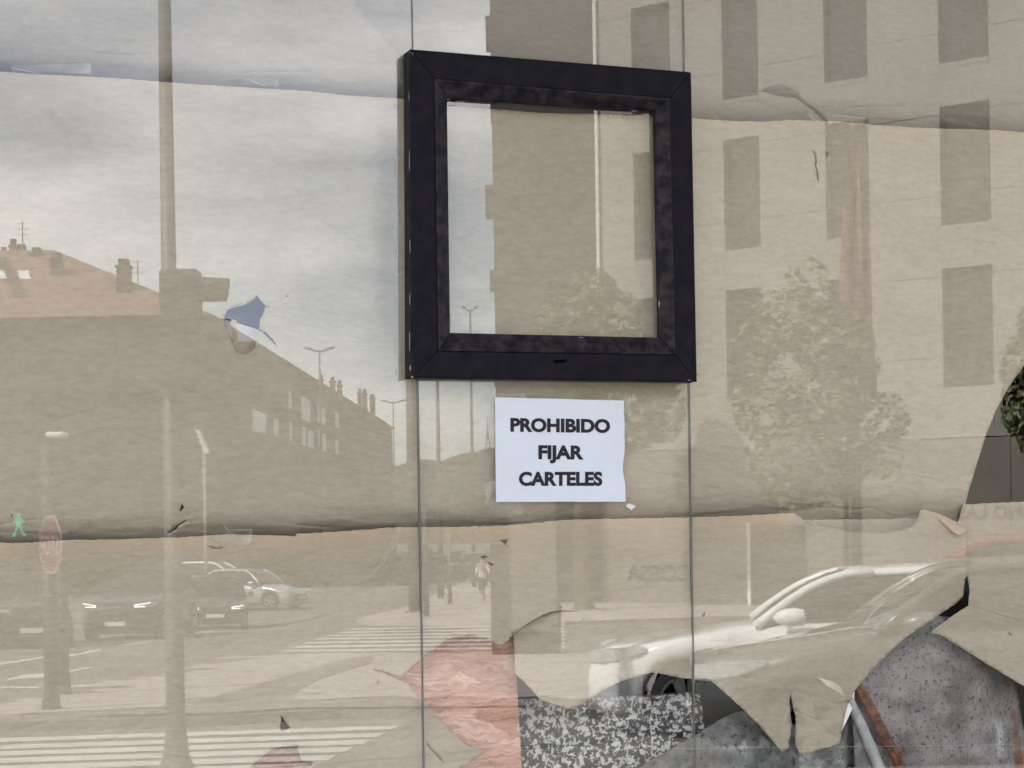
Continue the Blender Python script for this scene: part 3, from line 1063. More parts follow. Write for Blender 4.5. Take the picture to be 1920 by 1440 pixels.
def d_low(px, py):
    x = 0.012 + cockle(px, py, 5.0) + 0.0025 * noise.noise((px * .02, py * .02, 3))
    if 962.6 <= px < 1085 and py > lerp_line(ARC, px) - 0.1:
        w = smooth((1085 - px) / 110)
        x += 0.034 * w * smooth((1300 - py) / 120)
    if 940 < px < 1260 and 1140 < py < 1280:
        w = smooth((px - 940) / 40) * smooth((1260 - px) / 90) * smooth((py - 1140) / 25) * smooth((1280 - py) / 50)
        x += w * (0.005 * noise.noise((px * .035, py * .06, 7)) + 0.003 * noise.noise((px * .09, py * .12, 8)))
    if px > 1380 and py > 1200:                       # hanging tongue curls inwards
        x += 0.02 * smooth((py - 1230) / 190)
        x += 0.012 * smooth(1 - abs(px - 1486) / 26) * smooth((py - 1290) / 100)
    if px > 1700 and py > 1060:
        x += 0.03 * smooth((px - 1720) / 95) * smooth((py - 1060) / 110)
    if px < 960 and py > 1180:
        q = sqrt((px - 790) ** 2 + (py - 1290) ** 2)
        x += 0.006 * smooth(1 - abs(q - 60) / 90)
    if px > 1700 and py < 1000:
        x += -0.004
    return x
def d_side(px, py):
    return 0.030 + cockle(px, py, 6.0) + 0.012 * smooth((px - 1815) / 200)
def age_mid(px, py):
    q = py - lerp_line(MID_TOP, px)
    return 0.7 * smooth(1 - q / 16) + 0.5 * smooth(1 - abs(px - 720) / 34) * smooth(1 - q / 14)
def age_low(px, py):
    q = py - lerp_line(LOW_TOP, px)
    if px > 1490:
        return 0.8 * smooth(1 - abs(px - 1768) / 45) * smooth(1 - (py - 955) / 45)
    return (0.95 * smooth(1 - q / 42) + 0.25 * smooth(1 - q / 120)) * (0.75 + 0.5 * noise.noise((px * .006, 0, 1)))
def up_edge(line, dy):
    return [(x, y + dy) for x, y in line]
tag(sheet('paper_sheet', [(-430, -430), (600, -430), (640, -60), (667, 0), (684, 24), (702, 45), (722, 70), (742, 92), (757, 106), (772, 240), (760, 300), (600, 260), (-430, 190)], [], d_top, 16, 'paper_top', 1),
    'greyish kraft paper at the top left with a diagonal right edge', 'paper', 'kraft paper covering the window')
tag(sheet('paper_sheet', [(560, -430), (2420, -430), (2420, 340), (1300, 300), (700, 280), (610, 200)], [], d_top_back, 16, 'paper_top', 2),
    'kraft paper along the top right, behind the hatch', 'paper', 'kraft paper covering the window')
CR = [[(1521, 279), (1527, 283), (1530, 290), (1532, 305), (1529.5, 308), (1533.5, 320), (1536, 341), (1532, 336), (1530.5, 318), (1527, 307), (1529, 300), (1526.5, 288)],
      [(1548, 283), (1551, 288), (1552.5, 295), (1549.5, 292)],
      [(421, 592), (428, 581), (443, 576), (455, 573), (465, 568), (475, 562), (482, 553), (486, 560), (490, 564), (497, 573), (510, 578), (497, 575), (495, 582), (493, 590), (488, 597), (486, 616), (500, 624), (510, 635), (522, 652), (508, 638.5), (498, 628), (486, 619), (481, 637), (478, 650), (470, 662), (458, 664), (445, 662), (440, 648), (432, 632), (425, 617), (421, 602)],
      [(536, 556), (539, 552), (540.5, 557)],
      [(340.5, 944.5), (344.5, 949), (344, 954), (339, 958.5), (336.5, 960), (338.5, 953)],
      [(312, 1000), (316, 996.5), (330, 987), (332.5, 983), (345, 977), (354.5, 974), (346, 979), (335, 985.5), (332, 992), (318, 1000.5)],
      [(20, 964), (23, 966), (24, 969.5), (21.5, 968)],
      [(1810, 946), (1816, 920), (1822, 902), (1826, 888), (1838, 850), (1850, 812), (1860, 788), (1867, 770), (1875, 755), (1890, 729), (1905, 706), (1920, 686), (1960, 640), (2050, 600), (2160, 640), (2200, 800), (2200, 975), (1806, 975)]]
mid_bottom = [(2420, 1085), (1760, 1090), (1742, 1010), (1722, 984), (1600, 989), (1500, 990), (1480, 1040), (1440, 1090), (-430, 1120)]
tag(sheet('paper_sheet', MID_TOP + mid_bottom, CR, d_mid, 9, 'paper_mid', 3, age=age_mid, rough_edge=0.7),
    'wide middle sheet of kraft paper with a blue tear hole and a dark triangular gap', 'paper', 'kraft paper covering the window')
low = LOW_TOP + [(1497, 967), (1508, 977), (1520, 985), (1560, 990), (1600, 997), (1650, 1000), (1690, 994), (1712, 986), (1721, 975), (1725, 957), (1731, 955), (1760, 966), (1800, 984), (1815, 990), (1815, 1040), (1815, 1078),
                 (1809, 1086), (1807, 1105), (1806, 1118), (1800, 1124), (1778, 1142), (1742, 1166), (1722, 1180), (1700, 1194), (1675, 1216), (1650, 1241), (1620, 1274), (1600, 1299), (1588, 1326), (1580, 1362), (1574, 1396), (1550, 1402), (1528, 1408), (1508, 1416),
                 (1498, 1413), (1491, 1396), (1492, 1350), (1487, 1325), (1482, 1295), (1481, 1325), (1484, 1362), (1478, 1404), (1466, 1411), (1450, 1390), (1420, 1355), (1400, 1336), (1380, 1318), (1350, 1291), (1335, 1278), (1310, 1275), (1280, 1272), (1250, 1265), (1222, 1261), (1195, 1268), (1165, 1277), (1140, 1289), (1120, 1300),
                 (1105, 1312), (1090, 1320), (1072, 1328), (1060, 1330), (1045, 1322), (1028, 1317), (1012, 1312), (1000, 1297), (985, 1280), (967, 1264), (964, 1225), (963, 1192), (962.2, 1189),
                 (950, 1204), (940, 1212), (925, 1205), (905, 1197), (880, 1192), (860, 1193), (840, 1199), (820, 1214), (800, 1225), (785, 1240), (770, 1252), (757, 1268), (748, 1269), (722, 1260), (697, 1254), (724, 1263), (750, 1276), (764, 1280), (775, 1294), (790, 1310), (806, 1326), (815, 1340), (832, 1354), (850, 1373), (866, 1390), (882, 1401), (900, 1406), (914, 1408), (896, 1420), (862, 1441), (846, 1470), (860, 1600), (860, 1900), (-430, 1900)]
LH = [[(964.5, 1189.2)] + [(x, y - 0.5) for x, y in ARC[1:]] + [(1086, 1146.5)] + [(x, y + 0.3) for x, y in ARC[:0:-1]],
      [(934, 1012.5), (953, 1011), (948, 1023), (942.5, 1016)],
      [(899, 1043.5), (905, 1044.5), (912, 1042), (917, 1046), (911, 1044.6), (905, 1047)],
      [(913, 1051), (922, 1057), (926.5, 1056.5), (922, 1061), (918, 1057)],
      [(914.5, 1097), (917, 1097.5), (917, 1099.8), (915, 1099)], [(1050.5, 1137), (1053.5, 1137.5), (1053.5, 1140), (1051, 1139.5)], [(1092, 1160), (1094.5, 1160), (1094, 1162.5)],
      [(1315, 1156), (1320, 1149), (1323, 1147.5), (1320.5, 1156.5)],
      [(386, 1021), (394, 1027), (404, 1029.6), (415, 1028.8), (420, 1024.5), (426, 1022), (417, 1025.8), (405, 1027.6), (396, 1025.4)],
      [(527.5, 1340.5), (533, 1350), (540, 1359.5), (545, 1363), (540, 1368), (527, 1371), (524.5, 1362), (527, 1352)],
      [(468, 1442), (478, 1430), (490, 1420), (503, 1410), (515, 1403), (530, 1400), (545, 1398), (560, 1398), (557, 1404), (561, 1414), (565, 1425), (575, 1428), (588, 1429), (582, 1438), (585, 1460), (560, 1530), (490, 1530), (455, 1470)],
      [(709, 1273), (711, 1276), (710, 1284), (708.5, 1280)], [(797.5, 1386), (806, 1401), (818, 1412), (834, 1433), (815, 1412.5), (803, 1401)]]
tag(sheet('paper_sheet', low, LH, d_low, 8, 'paper_low', 4, exact=(0,), age=age_low, rough_edge=1.1),
    'bottom sheet of kraft paper, ragged and torn open along its lower edge', 'paper', 'kraft paper covering the window')
side = [(1806, 946), (1860, 943), (1920, 940), (2420, 925), (2420, 1400), (2100, 1362), (1960, 1310), (1905, 1278), (1870, 1256), (1830, 1232), (1790, 1206), (1762, 1190), (1744, 1187), (1765, 1170), (1790, 1152), (1816, 1136), (1818, 1105), (1814, 1080), (1800, 1060), (1790, 1000)]
tag(sheet('paper_sheet', side, [[(1888, 1185), (1895, 1188), (1899, 1193), (1893, 1190)]], d_side, 9, 'paper_side', 6, rough_edge=1.0),
    'kraft paper at the right edge below the dark triangular gap', 'paper', 'kraft paper covering the window')
tag(sheet('paper_sheet', [(1470, 975), (1760, 972), (1775, 1060), (1460, 1060)], [], lambda x, y: 0.07 + cockle(x, y, 11), 12, 'paper_side', 9),
    'strip of kraft paper showing in the torn dip at lower right', 'paper', 'kraft paper covering the window')
# folded corner of the bottom sheet
def d_fold(px, py):
    t = (py - (955 + (px - 1731) * 0.41)) / 26
    return 0.011 - 0.012 * sin(min(max(t, 0), 1) * pi * .5) - 0.001
tag(sheet('paper_fold', [(1728, 954), (1760, 963), (1790, 977), (1817, 989), (1812, 996), (1803, 1001), (1796, 1003), (1786, 997), (1770, 981), (1752, 966)], [], d_fold, 5, 'paper_low', 7, age=lambda x, y: 1.0, rough_edge=.4),
    'browned corner of paper folded forwards near the dark gap', 'paper')
# small white scrap under the notice
mb = MB()
q = [(1174.5, 950), (1176, 945.5), (1181, 944.5), (1190, 948), (1192.5, 950), (1187, 953), (1184, 957), (1180, 953)]
mb.prism([win(x, y, 0.008) for x, y in q], (0, 0.0008, 0))
scrap = tag(mb.build('paper_scrap', 'white_card'), 'tiny white torn paper scrap below the right corner of the notice', 'paper scrap')

# ---- white notice taped on the glass
NC = [(928, 745), (1170, 751), (1173, 940.5), (930, 941)]
NY = -0.0012
def notice_pt(u, v, y=NY):
    a = Vector(NC[0]).lerp(Vector(NC[1]), u)
    b = Vector(NC[3]).lerp(Vector(NC[2]), u)
    p = a.lerp(b, v)
    return win(p.x, p.y, y)
notice = empty('notice', win(1050, 941, NY))
tag(notice, 'white paper notice reading PROHIBIDO FIJAR CARTELES taped below the hatch', 'notice')
mb = MB()
NU, NV = 24, 20
gi = {}
for i in range(NU + 1):
    for j in range(NV + 1):
        u, v = i / NU, j / NV
        uu = u
        if i == NU:
            uu = u - 0.018 * smooth(1 - abs(v - .66) / .2) + 0.004 * noise.noise((0, v * 6, 2))
        gi[i, j] = mb.vert(notice_pt(uu, v + (0.004 * noise.noise((u * 5, 1, 1)) if j in (0, NV) else 0), NY - 0.0004 * (1 + noise.noise((u * 4, v * 4, 5)))))
for i in range(NU):
    for j in range(NV):
        mb.face((gi[i, j], gi[i + 1, j], gi[i + 1, j + 1], gi[i, j + 1]))
mb.build('notice_sheet', 'sign_paper', notice, smooth_=True)

def text_mesh(body, bold=0.0, ext=0.0):
    cu = bpy.data.curves.new('t', 'FONT')
    cu.body = body
    cu.offset = bold
    cu.extrude = ext
    cu.resolution_u = 6
    ob = bpy.data.objects.new('t', cu)
    COL.objects.link(ob)
    dg = bpy.context.evaluated_depsgraph_get()
    me = bpy.data.meshes.new_from_object(ob.evaluated_get(dg))
    bpy.data.objects.remove(ob)
    bpy.data.curves.remove(cu)
    vs = [v.co.copy() for v in me.vertices]
    fs = [tuple(p.vertices) for p in me.polygons]
    bpy.data.meshes.remove(me)
    return vs, fs
def letters_on_notice(word, x0, x1, y0, y1, slope):
    # letters set one by one so that the spacing is tight and the strokes heavy
    vs, fs = text_mesh(word, 0.046)
    xa, xb = min(v.x for v in vs), max(v.x for v in vs)
    cap = 0.729 + 0.046*2                             # cap height of the built-in face
    mb = MB()
    for v in vs:
        u = (v.x - xa) / (xb - xa)
        w = (v.y + 0.046) / cap
        px = x0 + (x1 - x0) * u
        py = y1 - (y1 - y0) * w + slope * (px - x0)
        mb.vert(win(px, py, NY - 0.0011))
    for f in fs:
        mb.face(f)
    mb.build('lettering', 'ink', notice)
letters_on_notice('PROHIBIDO', 957, 1144, 782, 809.5, 0.013)
letters_on_notice('FIJAR', 1009.5, 1094.5, 833, 861, 0.01)
letters_on_notice('CARTELES', 973, 1129.5, 883, 911, 0.0)

# ---- clear adhesive tape
def tape(pts, label, yo=-0.0005, wr=0.0006, seed=0, behind=False):
    y = 0.0075 if behind else yo
    o = sheet('clear_tape', pts, [], lambda a, b: y - wr * abs(noise.noise((a * .08, b * .08, seed))), 5, 'tape', seed, thick=0, rough_edge=.6)
    return tag(o, label, 'tape', 'strips of clear tape')
tape([(905, 905), (940, 900), (945, 935), (985, 940), (980, 962), (940, 972), (915, 950)], 'crumpled clear tape at the lower left corner of the notice', seed=1)
tape([(1140, 738), (1178, 735), (1186, 770), (1176, 790), (1165, 770), (1140, 760)], 'clear tape over the upper right corner of the notice', seed=2, yo=-0.0030)
tape([(924, 736), (985, 738), (985, 752), (926, 750)], 'clear tape along the upper left corner of the notice', seed=3, yo=-0.0030)
tape([(360, 994), (474, 993), (472, 1012), (466, 1022), (428, 1024), (360, 1023)], 'wide strip of clear tape holding the lower paper near its brown edge', seed=4, behind=True)
tape([(20, 124), (170, 118), (172, 138), (25, 134)], 'crinkled clear tape at the far left of the upper paper edge', seed=5, behind=True)
tape([(455, 146), (520, 148), (524, 163), (458, 158)], 'crinkled clear tape on the upper paper edge left of the hatch', seed=6, behind=True)
tape([(1515, 212), (1625, 222), (1627, 238), (1520, 228)], 'crinkled clear tape on the paper edge at upper right', seed=7, behind=True)
# wrinkle ridges of the tape, fine pale creases
def crease(pts, w=0.9, yo=-0.0022):
    mb = MB()
    mb.tube([win(x, y, yo) for x, y in pts], [w * .25 * .00115] + [w * .00115] * (len(pts) - 2) + [w * .25 * .00115], 6)
    return mb
for nm, lines, yo in (('lower left corner of the notice', [[(908, 948), (918, 930), (926, 936)], [(912, 936), (908, 915)], [(925, 950), (915, 962)], [(948, 944), (955, 958), (958, 945)], [(955, 957), (953, 970)], [(975, 944), (968, 960)]], -0.0022),
                      ('far left of the upper paper edge', [[(20, 126), (45, 132), (75, 138)], [(42, 122), (70, 115)], [(100, 114), (162, 115)], [(125, 139), (172, 133)]], 0.0066),
                      ('upper paper edge left of the hatch', [[(460, 147), (480, 155), (500, 162)], [(494, 148), (496, 156)], [(514, 155), (518, 162)]], 0.0066),
                      ('paper edge at upper right', [[(1517, 214), (1522, 222), (1536, 227)], [(1560, 216), (1590, 218), (1620, 221)]], 0.0066),
                      ('lower paper near its brown edge', [[(418, 982), (424, 991), (434, 1000)], [(432, 992), (450, 994), (474, 993)], [(384, 1002), (400, 1010), (420, 1016)]], 0.0066)):
    e = empty('tape_crease', win(*lines[0][0], yo))
    tag(e, 'fine pale creases in the clear tape at the ' + nm, 'tape', 'creases in the tape')
    for l in lines:
        c = crease(l, 0.75, yo)
        c.build('crease', 'crease', e)

for nm, lines, w in (('thin pale level scratch across the foot of the window', [[(850, 1408), (1100, 1406), (1400, 1402), (1700, 1399), (1910, 1396)]], .22), ('two fine curved scratches left of the joint by the notice', [[(688, 1085), (710, 1062), (732, 1025), (746, 988)], [(692, 1084), (716, 1060), (738, 1025), (750, 990)]], .4)):
    e = empty('glass_scratch', win(*lines[0][0], 0))
    tag(e, nm, 'scratch', 'scratches in the glass')
    for l in lines:
        crease(l, w, -0.0004).build('scratch', 'crease', e)

# ================================================================== INSIDE, SEEN THROUGH THE TEARS
def board(name, px, y0, th, mt, label, cat):
    mb = MB()
    mb.prism([win(x, y, y0) for x, y in px], (0, th, 0))
    o = mb.build(name, mt)
    bevel(o, 0.002)
    return tag(o, label, cat)
board('chipboard_panel', [(380, 1175), (962.5, 1165), (969, 1260), (979, 1440), (990, 1900), (380, 1900)], 0.075, 0.018, 'osb', 'pinkish chipboard panel leaning behind the torn paper', 'board')
board('granite_slab', [(940, 1311.5), (1311, 1299), (1315, 1301), (1321, 1365), (1345, 1900), (960, 1900)], 0.13, 0.03, 'granite', 'black and white speckled granite slab standing on edge', 'stone slab')
board('blue_panel', [(380, 500), (560, 500), (560, 668), (380, 668)], 0.12, 0.02, 'blue', 'bright blue panel showing through the tear in the paper', 'panel')
card = empty('torn_card', win(455, 640, 0.05))
tag(card, 'torn white card with a tan end in the blue tear hole', 'card')
mb = MB()
mb.prism([win(x, y, 0.062) for x, y in ((412, 596), (470, 613.5), (495, 622), (484, 645), (468, 646), (440, 645))], (0, 0.001, 0))
mb.build('card_face', 'white_card', card)
mb = MB()
mb.prism([win(x, y, 0.060) for x, y in ((436, 640.5), (480, 640), (470, 668), (444, 668))], (0, 0.001, 0))
mb.build('card_end', 'card', card)
mb = MB()
mb.prism([win(x, y, 0.0605) for x, y in ((434.5, 598), (443.5, 601), (446, 640), (438, 640))], (0, 0.001, 0))
mb.build('card_stripe', 'card', card)
mb = MB()
mb.prism([win(x, y, 0.118) for x, y in ((437, 598), (444, 598), (444, 607), (437, 605))], (0, 0.001, 0))
mb.build('card_slot', 'black', card)

def d_scrap(px, py):
    return 0.060 + 0.010 * noise.noise((px * .018, py * .026, 21)) + 0.05 * smooth((px - 1790) / 140) + 0.018 * noise.noise((px * .008, py * .008, 4)) + 0.006 * noise.noise((px * .03, py * .03, 4)) + 0.03 * smooth(1 - abs(px - 1700) / 50) * smooth((py - 1360) / 60)
tag(sheet('corroded_sheet', [(1596, 1292), (1625, 1240), (1680, 1175), (1735, 1150), (1800, 1160), (1860, 1200), (1898, 1262), (1908, 1300), (1916, 1350), (1924, 1400), (1940, 1480), (1950, 1900), (1630, 1900)], [], d_scrap, 9, 'scrap', 12,
          attrs={'rust': lambda x, y: smooth(1 - abs(x - (1893 + (y - 1300) * .14)) / 26) * smooth((y - 1225) / 60) * (0.75 + 0.5 * noise.noise((x * .05, y * .03, 1))) + 0.9 * smooth(1 - sqrt((x - 1850) ** 2 + (y - 1235) ** 2) / 75) + .75 * smooth(1 - sqrt((x - 1690) ** 2 + (y - 1410) ** 2) / 55),
                 'white': lambda x, y: (0.5 + 0.5 * noise.noise((x * .03, y * .02, 5))) * smooth(1 - abs(x - (1868 + (y - 1300) * .12)) / 58) * smooth((y - 1290) / 60) + 0.6 * smooth(1 - abs((x - 1735) + (y - 1320) * .8) / 12) * smooth(1 - abs(y - 1330) / 45)}, thick=0.003),
    'large grey corroded metal sheet with rusty right edge, lower right', 'scrap metal')
def d_plate(px, py):
    return 0.085 + 0.02 * noise.noise((px * .012, py * .012, 14)) + 0.006 * noise.noise((px * .04, py * .04, 14)) + smooth((px - 1360) / 60) * (0.016 * noise.noise((px * .035, py * .022, 3)) + .006 * noise.noise((px * .1, py * .07, 3)))
tag(sheet('stained_plate', [(1140, 1476), (1200, 1438), (1260, 1404), (1320, 1368), (1365, 1342), (1400, 1331), (1450, 1340), (1530, 1380), (1585, 1310), (1612, 1290), (1616, 1420), (1640, 1900), (1140, 1900)], [], d_plate, 9, 'scrap2', 13,
          attrs={'rust': lambda x, y: 0.0, 'white': lambda x, y: (0.56 + .5 * noise.noise((x * .04, y * .03, 2))) * smooth(1 - abs(x - (1405 - (y - 1375) * .45)) / 40) * smooth((y - 1360) / 30) + 0.55 * smooth(1 - abs(x - 1350) / 40) * smooth(1 - abs(y - 1365) / 40) + .7 * smooth((x - 1380) / 60) * smooth((y - 1385) / 30) * (.7 + .6 * noise.noise((x * .03, y * .03, 9)))}, thick=0.004),
    'grey stained plate with bare white patches under the paper tongue', 'scrap metal')
mb = MB()
mb.tube([win(x, y, .045) for x, y in ((1586, 1300), (1608, 1345), (1632, 1400), (1652, 1448), (1700, 1560))], [.011, .012, .013, .0125, .013], 14)
tag(mb.build('white_pipe', 'plaster', smooth_=True), 'dirty white pipe leaning beside the rusty bar', 'pipe')
mb = MB()
pts = [(1600, 1272), (1618, 1304), (1640, 1344), (1658, 1384), (1680, 1420), (1712, 1500)]
mb.tube([win(x, y, .040) for x, y in pts], [.009, .014, .012, .016, .012, .013], 7)
tag(mb.build('rusty_bar', 'rust'), 'orange brown rusty bar between the white pipe and grey sheet', 'bar')
board('plastic_strip', [(1603, 1296), (1592, 1309), (1575, 1345), (1559, 1396), (1566, 1394), (1588, 1352), (1600, 1325)], 0.036, 0.002, 'sign_white', 'thin pale plastic strip at the right edge of the paper tongue', 'strip')
mb = MB()
c0 = [(1112, 1303), (1120, 1297), (1150, 1294), (1164, 1297), (1160, 1304), (1142, 1308), (1118, 1309)]
mb.prism([win(x, y, .11) for x, y in c0], (0, .05, 0))
tag(bevel(mb.build('plastic_tool', 'blackplastic'), .006, 3), 'black plastic tool lying on the granite slab', 'tool')
mb = MB()
mb.prism([win(x, y, .30) for x, y in ((1205, 1240), (1270, 1240), (1262, 1320), (1200, 1320))], (0, .2, 0))
tag(mb.build('dark_crate', 'blackplastic'), 'dark crate in the shadow behind the granite slab', 'crate')
rs = random.Random(5)
for k in range(5):
    mb = MB()
    x, y = rs.uniform(1300, 1338), rs.uniform(1272, 1283)
    mb.prism([win(x + rs.uniform(1.2, 2.6) * cos(a), y + rs.uniform(.8, 1.8) * sin(a), .075) for a in (0, 1.3, 2.5, 3.8, 5)], (0, .004, 0))
    tag(mb.build('stone_chip', 'granite'), 'tiny pale stone chip beside the torn edge above the granite slab', 'stone chip', 'stone chips above the granite')

# ================================================================== THE STREET REFLECTED IN THE GLASS
# ---- stone office building across the junction
FP = Vector((6.33, 67.0))
FD = Vector((0.80, -0.60))
FN = Vector((-0.60, -0.80))
def fpt(t, z, out=0.0):
    p = FP + FD * t + FN * out
    return cw(p.x, p.y, z)
def t_of(px, py=500):
    d = ray(px, py)
    u = d.dot(RGT)
    return (u * FP.y - FP.x) / (FD.x - u * FD.y)
def z_at(px, py):
    t = t_of(px, py)
    return CAM_H + ray(px, py).z * (FP.y + FD.y * t)
T0, T1 = t_of(1121), 26.0
ZB, ZT = zg(70) - 0.2, 26.0
office = empty('office_building', fpt((T0 + T1) / 2, zg(70)))
tag(office, 'pale stone office building with tall dark windows, mirrored in the glass', 'building')
COLS = [(1190, 1262), (1360, 1427), (1551, 1632), (1766, 1860)]
COLT = [(t_of(a), t_of(b)) for a, b in COLS]
stp = COLT[3][0] - COLT[2][0]
COLT.append((COLT[3][0] + stp, COLT[3][1] + stp))
COLT.append((COLT[3][0] + 2 * stp, COLT[3][1] + 2 * stp))
zr2b, zr2t = z_at(1812, 419), z_at(1812, 212)
zr3b, zr3t = z_at(1817, 725), z_at(1812, 500)
ROWH = zr2b - zr3b
WH = zr3t - zr3b
ROWS = [zr3b + k * ROWH for k in range(5)]
def fbox(mb, t0, t1, z0, z1, o0, o1):
    mb.prism([fpt(t0, z0, o0), fpt(t1, z0, o0), fpt(t1, z1, o0), fpt(t0, z1, o0)], fpt(0, 0, o1) - fpt(0, 0, o0))
ZBASE = z_at(1300, 843)
# wall as cladding panels between the window columns and rows, joints left open over a darker core
mb = MB()
fbox(mb, T0 + .02, T1, ZB, ZT, -9.0, -0.45)
mb.build('core', 'facade_joint', office)
edges_t = [T0] + [x for a, b in COLT for x in (a, b)] + [T1]
for i in range(0, len(edges_t), 2):                 # solid piers
    a, b = edges_t[i], edges_t[i + 1]
    z = ZBASE + .02
    while z < ZT:
        mb = MB()
        z2 = min(z + ROWH / 2, ZT)
        fbox(mb, a + .006, b - .006, z, z2 - .02, -0.44, 0.0)
        mb.build('cladding_panel', 'facade', office)
        z = z2
for a, b in COLT:
    zs = [ZBASE + .02] + [v for r in ROWS for v in (r, r + WH)] + [ZT]
    for k in range(0, len(zs), 2):
        if zs[k + 1] - zs[k] > .1:
            mb = MB()
            fbox(mb, a + .006, b - .006, zs[k] + .01, zs[k + 1] - .01, -0.44, -0.003)
            mb.build('spandrel_panel', 'facade', office)
    for r in ROWS:
        mb = MB()
        fbox(mb, a, b, r + .02, r + WH - .02, -.42, -.30)
        w = mb.build('window', 'winframe', office)
        for s in (0, 1):
            mb = MB()
            m0 = a + (b - a) * (.04 + .48 * s)
            fbox(mb, m0, m0 + (b - a) * .44, r + .08, r + WH - .08, -.30, -.28)
            mb.build('pane', 'winglass', w)
        mb = MB()
        fbox(mb, a + .01, b - .01, r - .14, r + .01, -.28, .012)
        mb.build('sill', 'facade', w)
# darker stone base with lettering
seg = T0
k = 0
while seg < T1:
    mb = MB()
    e = min(seg + 3.1, T1)
    fbox(mb, seg, e - .02, ZB, ZBASE - .01, -.44, .05)
    mb.build('base_panel', 'basewall', office)
    seg = e
td = t_of(1411, 1080)
mb = MB()
fbox(mb, td, td + 2.1, zg(70), z_at(1411, 985), .052, .10)
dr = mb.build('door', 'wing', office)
mb = MB()
fbox(mb, td - .12, td, zg(70), z_at(1411, 985) + .1, .052, .16)
mb.build('door_frame', 'pipe', dr)
mb = MB()
mb.tube([fpt(T0 + .10, ZBASE + .1, .12), fpt(T0 + .10, ZT, .12)], .075, 8)
mb.build('drainpipe', 'pipe', office)
def letters_on_wall(word, pxr, pxl, py, hgt, name, out=.06):
    vs, fs = text_mesh(word, .012, .02)
    xa, xb = min(v.x for v in vs), max(v.x for v in vs)
    tr, tl = t_of(pxr, py), t_of(pxl, py)         # the word starts at its right end as seen in the mirror
    z0 = z_at((pxr + pxl) / 2, py)
    mb = MB()
    for v in vs:
        u = (v.x - xa) / (xb - xa)
        mb.vert(fpt(tr + (tl - tr) * u, z0 + v.y / .73 * hgt, out + .03 + v.z))
    for f in fs:
        mb.face(f)
    mb.build(name, 'letters', office)
letters_on_wall('COESA', 1298, 1178, 1088, .58, 'wall_lettering')
letters_on_wall('AND LAS', 1945, 1797, 971, .42, 'wall_lettering')
# stair wing at its left corner, its shade put into the dark wall colour
X1, _ = at(1121, 500, 69.4)
X0, _ = at(926, 500, 69.4)
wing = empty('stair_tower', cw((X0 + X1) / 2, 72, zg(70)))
tag(wing, 'grey stair tower left of the pale office building, its shade painted into the walls', 'building')
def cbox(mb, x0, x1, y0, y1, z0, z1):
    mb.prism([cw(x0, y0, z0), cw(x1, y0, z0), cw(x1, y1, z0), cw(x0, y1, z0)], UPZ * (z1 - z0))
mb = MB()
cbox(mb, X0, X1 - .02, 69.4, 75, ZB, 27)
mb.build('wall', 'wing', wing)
for k in range(6):
    z0 = 9 + k * 3.1
    mb = MB()
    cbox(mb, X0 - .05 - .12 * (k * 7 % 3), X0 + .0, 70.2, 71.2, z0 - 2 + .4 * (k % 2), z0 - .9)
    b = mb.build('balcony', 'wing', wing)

# ---- brown brick apartment block along the left street
ap = empty('apartment_block', cw(-20, 110, zg(100)))
tag(ap, 'long brown brick apartment block with red tiled roof and many chimneys', 'building')
YA, YB = 95.0, 205.0
XA = at(382, 600, YA)[0]
XB = at(735, 800, YB)[0]
ZE = at(382, 592, YA)[1]
XL = at(-700, 560, YA)[0]
mb = MB()
mb.prism([cw(XL, YA, zg(90)), cw(XA, YA, zg(90)), cw(XB, YB, zg(90)), cw(XL, YB, zg(90))], UPZ * (ZE - zg(90)))
mb.build('wall', 'brick', ap)
# roof: lit hip towards the viewer, long slope along the street
rz = at(0, 478, YA + 7)[1]
e = .5
mb = MB()
Rl, Rr = at(-600, 400, YA + 9)[0], at(-20, 470, YA + 9)[0]
zrid = at(0, 470, YA + 9)[1]
P = [cw(XL, YA - e, ZE + .02), cw(XA + e, YA - e, ZE + .02), cw(XB + e, YB, ZE + .02), cw(XL, YB, ZE + .02)]
xr_f = XA - 9.5
xr_b = XB - 9.5
Q = [cw(XL, YA + 9, zrid), cw(xr_f, YA + 9, zrid), cw(xr_b, YB - 9, zrid), cw(XL, YB - 9, zrid)]
mb.quad(P[0], P[1], Q[1], Q[0])
mb.quad(P[1], P[2], Q[2], Q[1])
mb.quad(P[2], P[3], Q[3], Q[2])
mb.quad(Q[0], Q[1], Q[2], Q[3])
mb.quad(P[3], P[2], P[1], P[0])
rf = mb.build('roof', 'roof', ap)
def chim(px0, px1, pyt, pyb, Y):
    x0, zt = at(px0, pyt, Y)
    x1, zb = at(px1, pyb, Y)
    mb = MB()
    cbox(mb, x0, x1, Y, Y + (x1 - x0) * 1.1, zb - 1.5, zt - .25)
    w = x1 - x0
    cbox(mb, x0 - .06, x1 + .06, Y - .06, Y + w * 1.1 + .06, zt - .25, zt - .12)
    cbox(mb, x0 + .12 * w, x1 - .12 * w, Y + .1 * w, Y + w, zt - .12, zt + .2)
    mb.build('chimney', 'chimney', ap)
for a in ((218, 243, 492, 566, 97.5), (93, 115, 480, 524, 100), (57, 76, 470, 496, 103), (17, 30, 455, 480, 104), (30, 47, 464, 480, 105), (0, 12, 470, 482, 106), (512, 520, 672, 690, 120), (597, 605, 707, 725, 135), (618, 628, 711, 727, 138), (632, 641, 718, 732, 142), (670, 678, 733, 750, 160), (679, 688, 734, 753, 162), (693, 703, 743, 765, 168)):
    chim(*a)
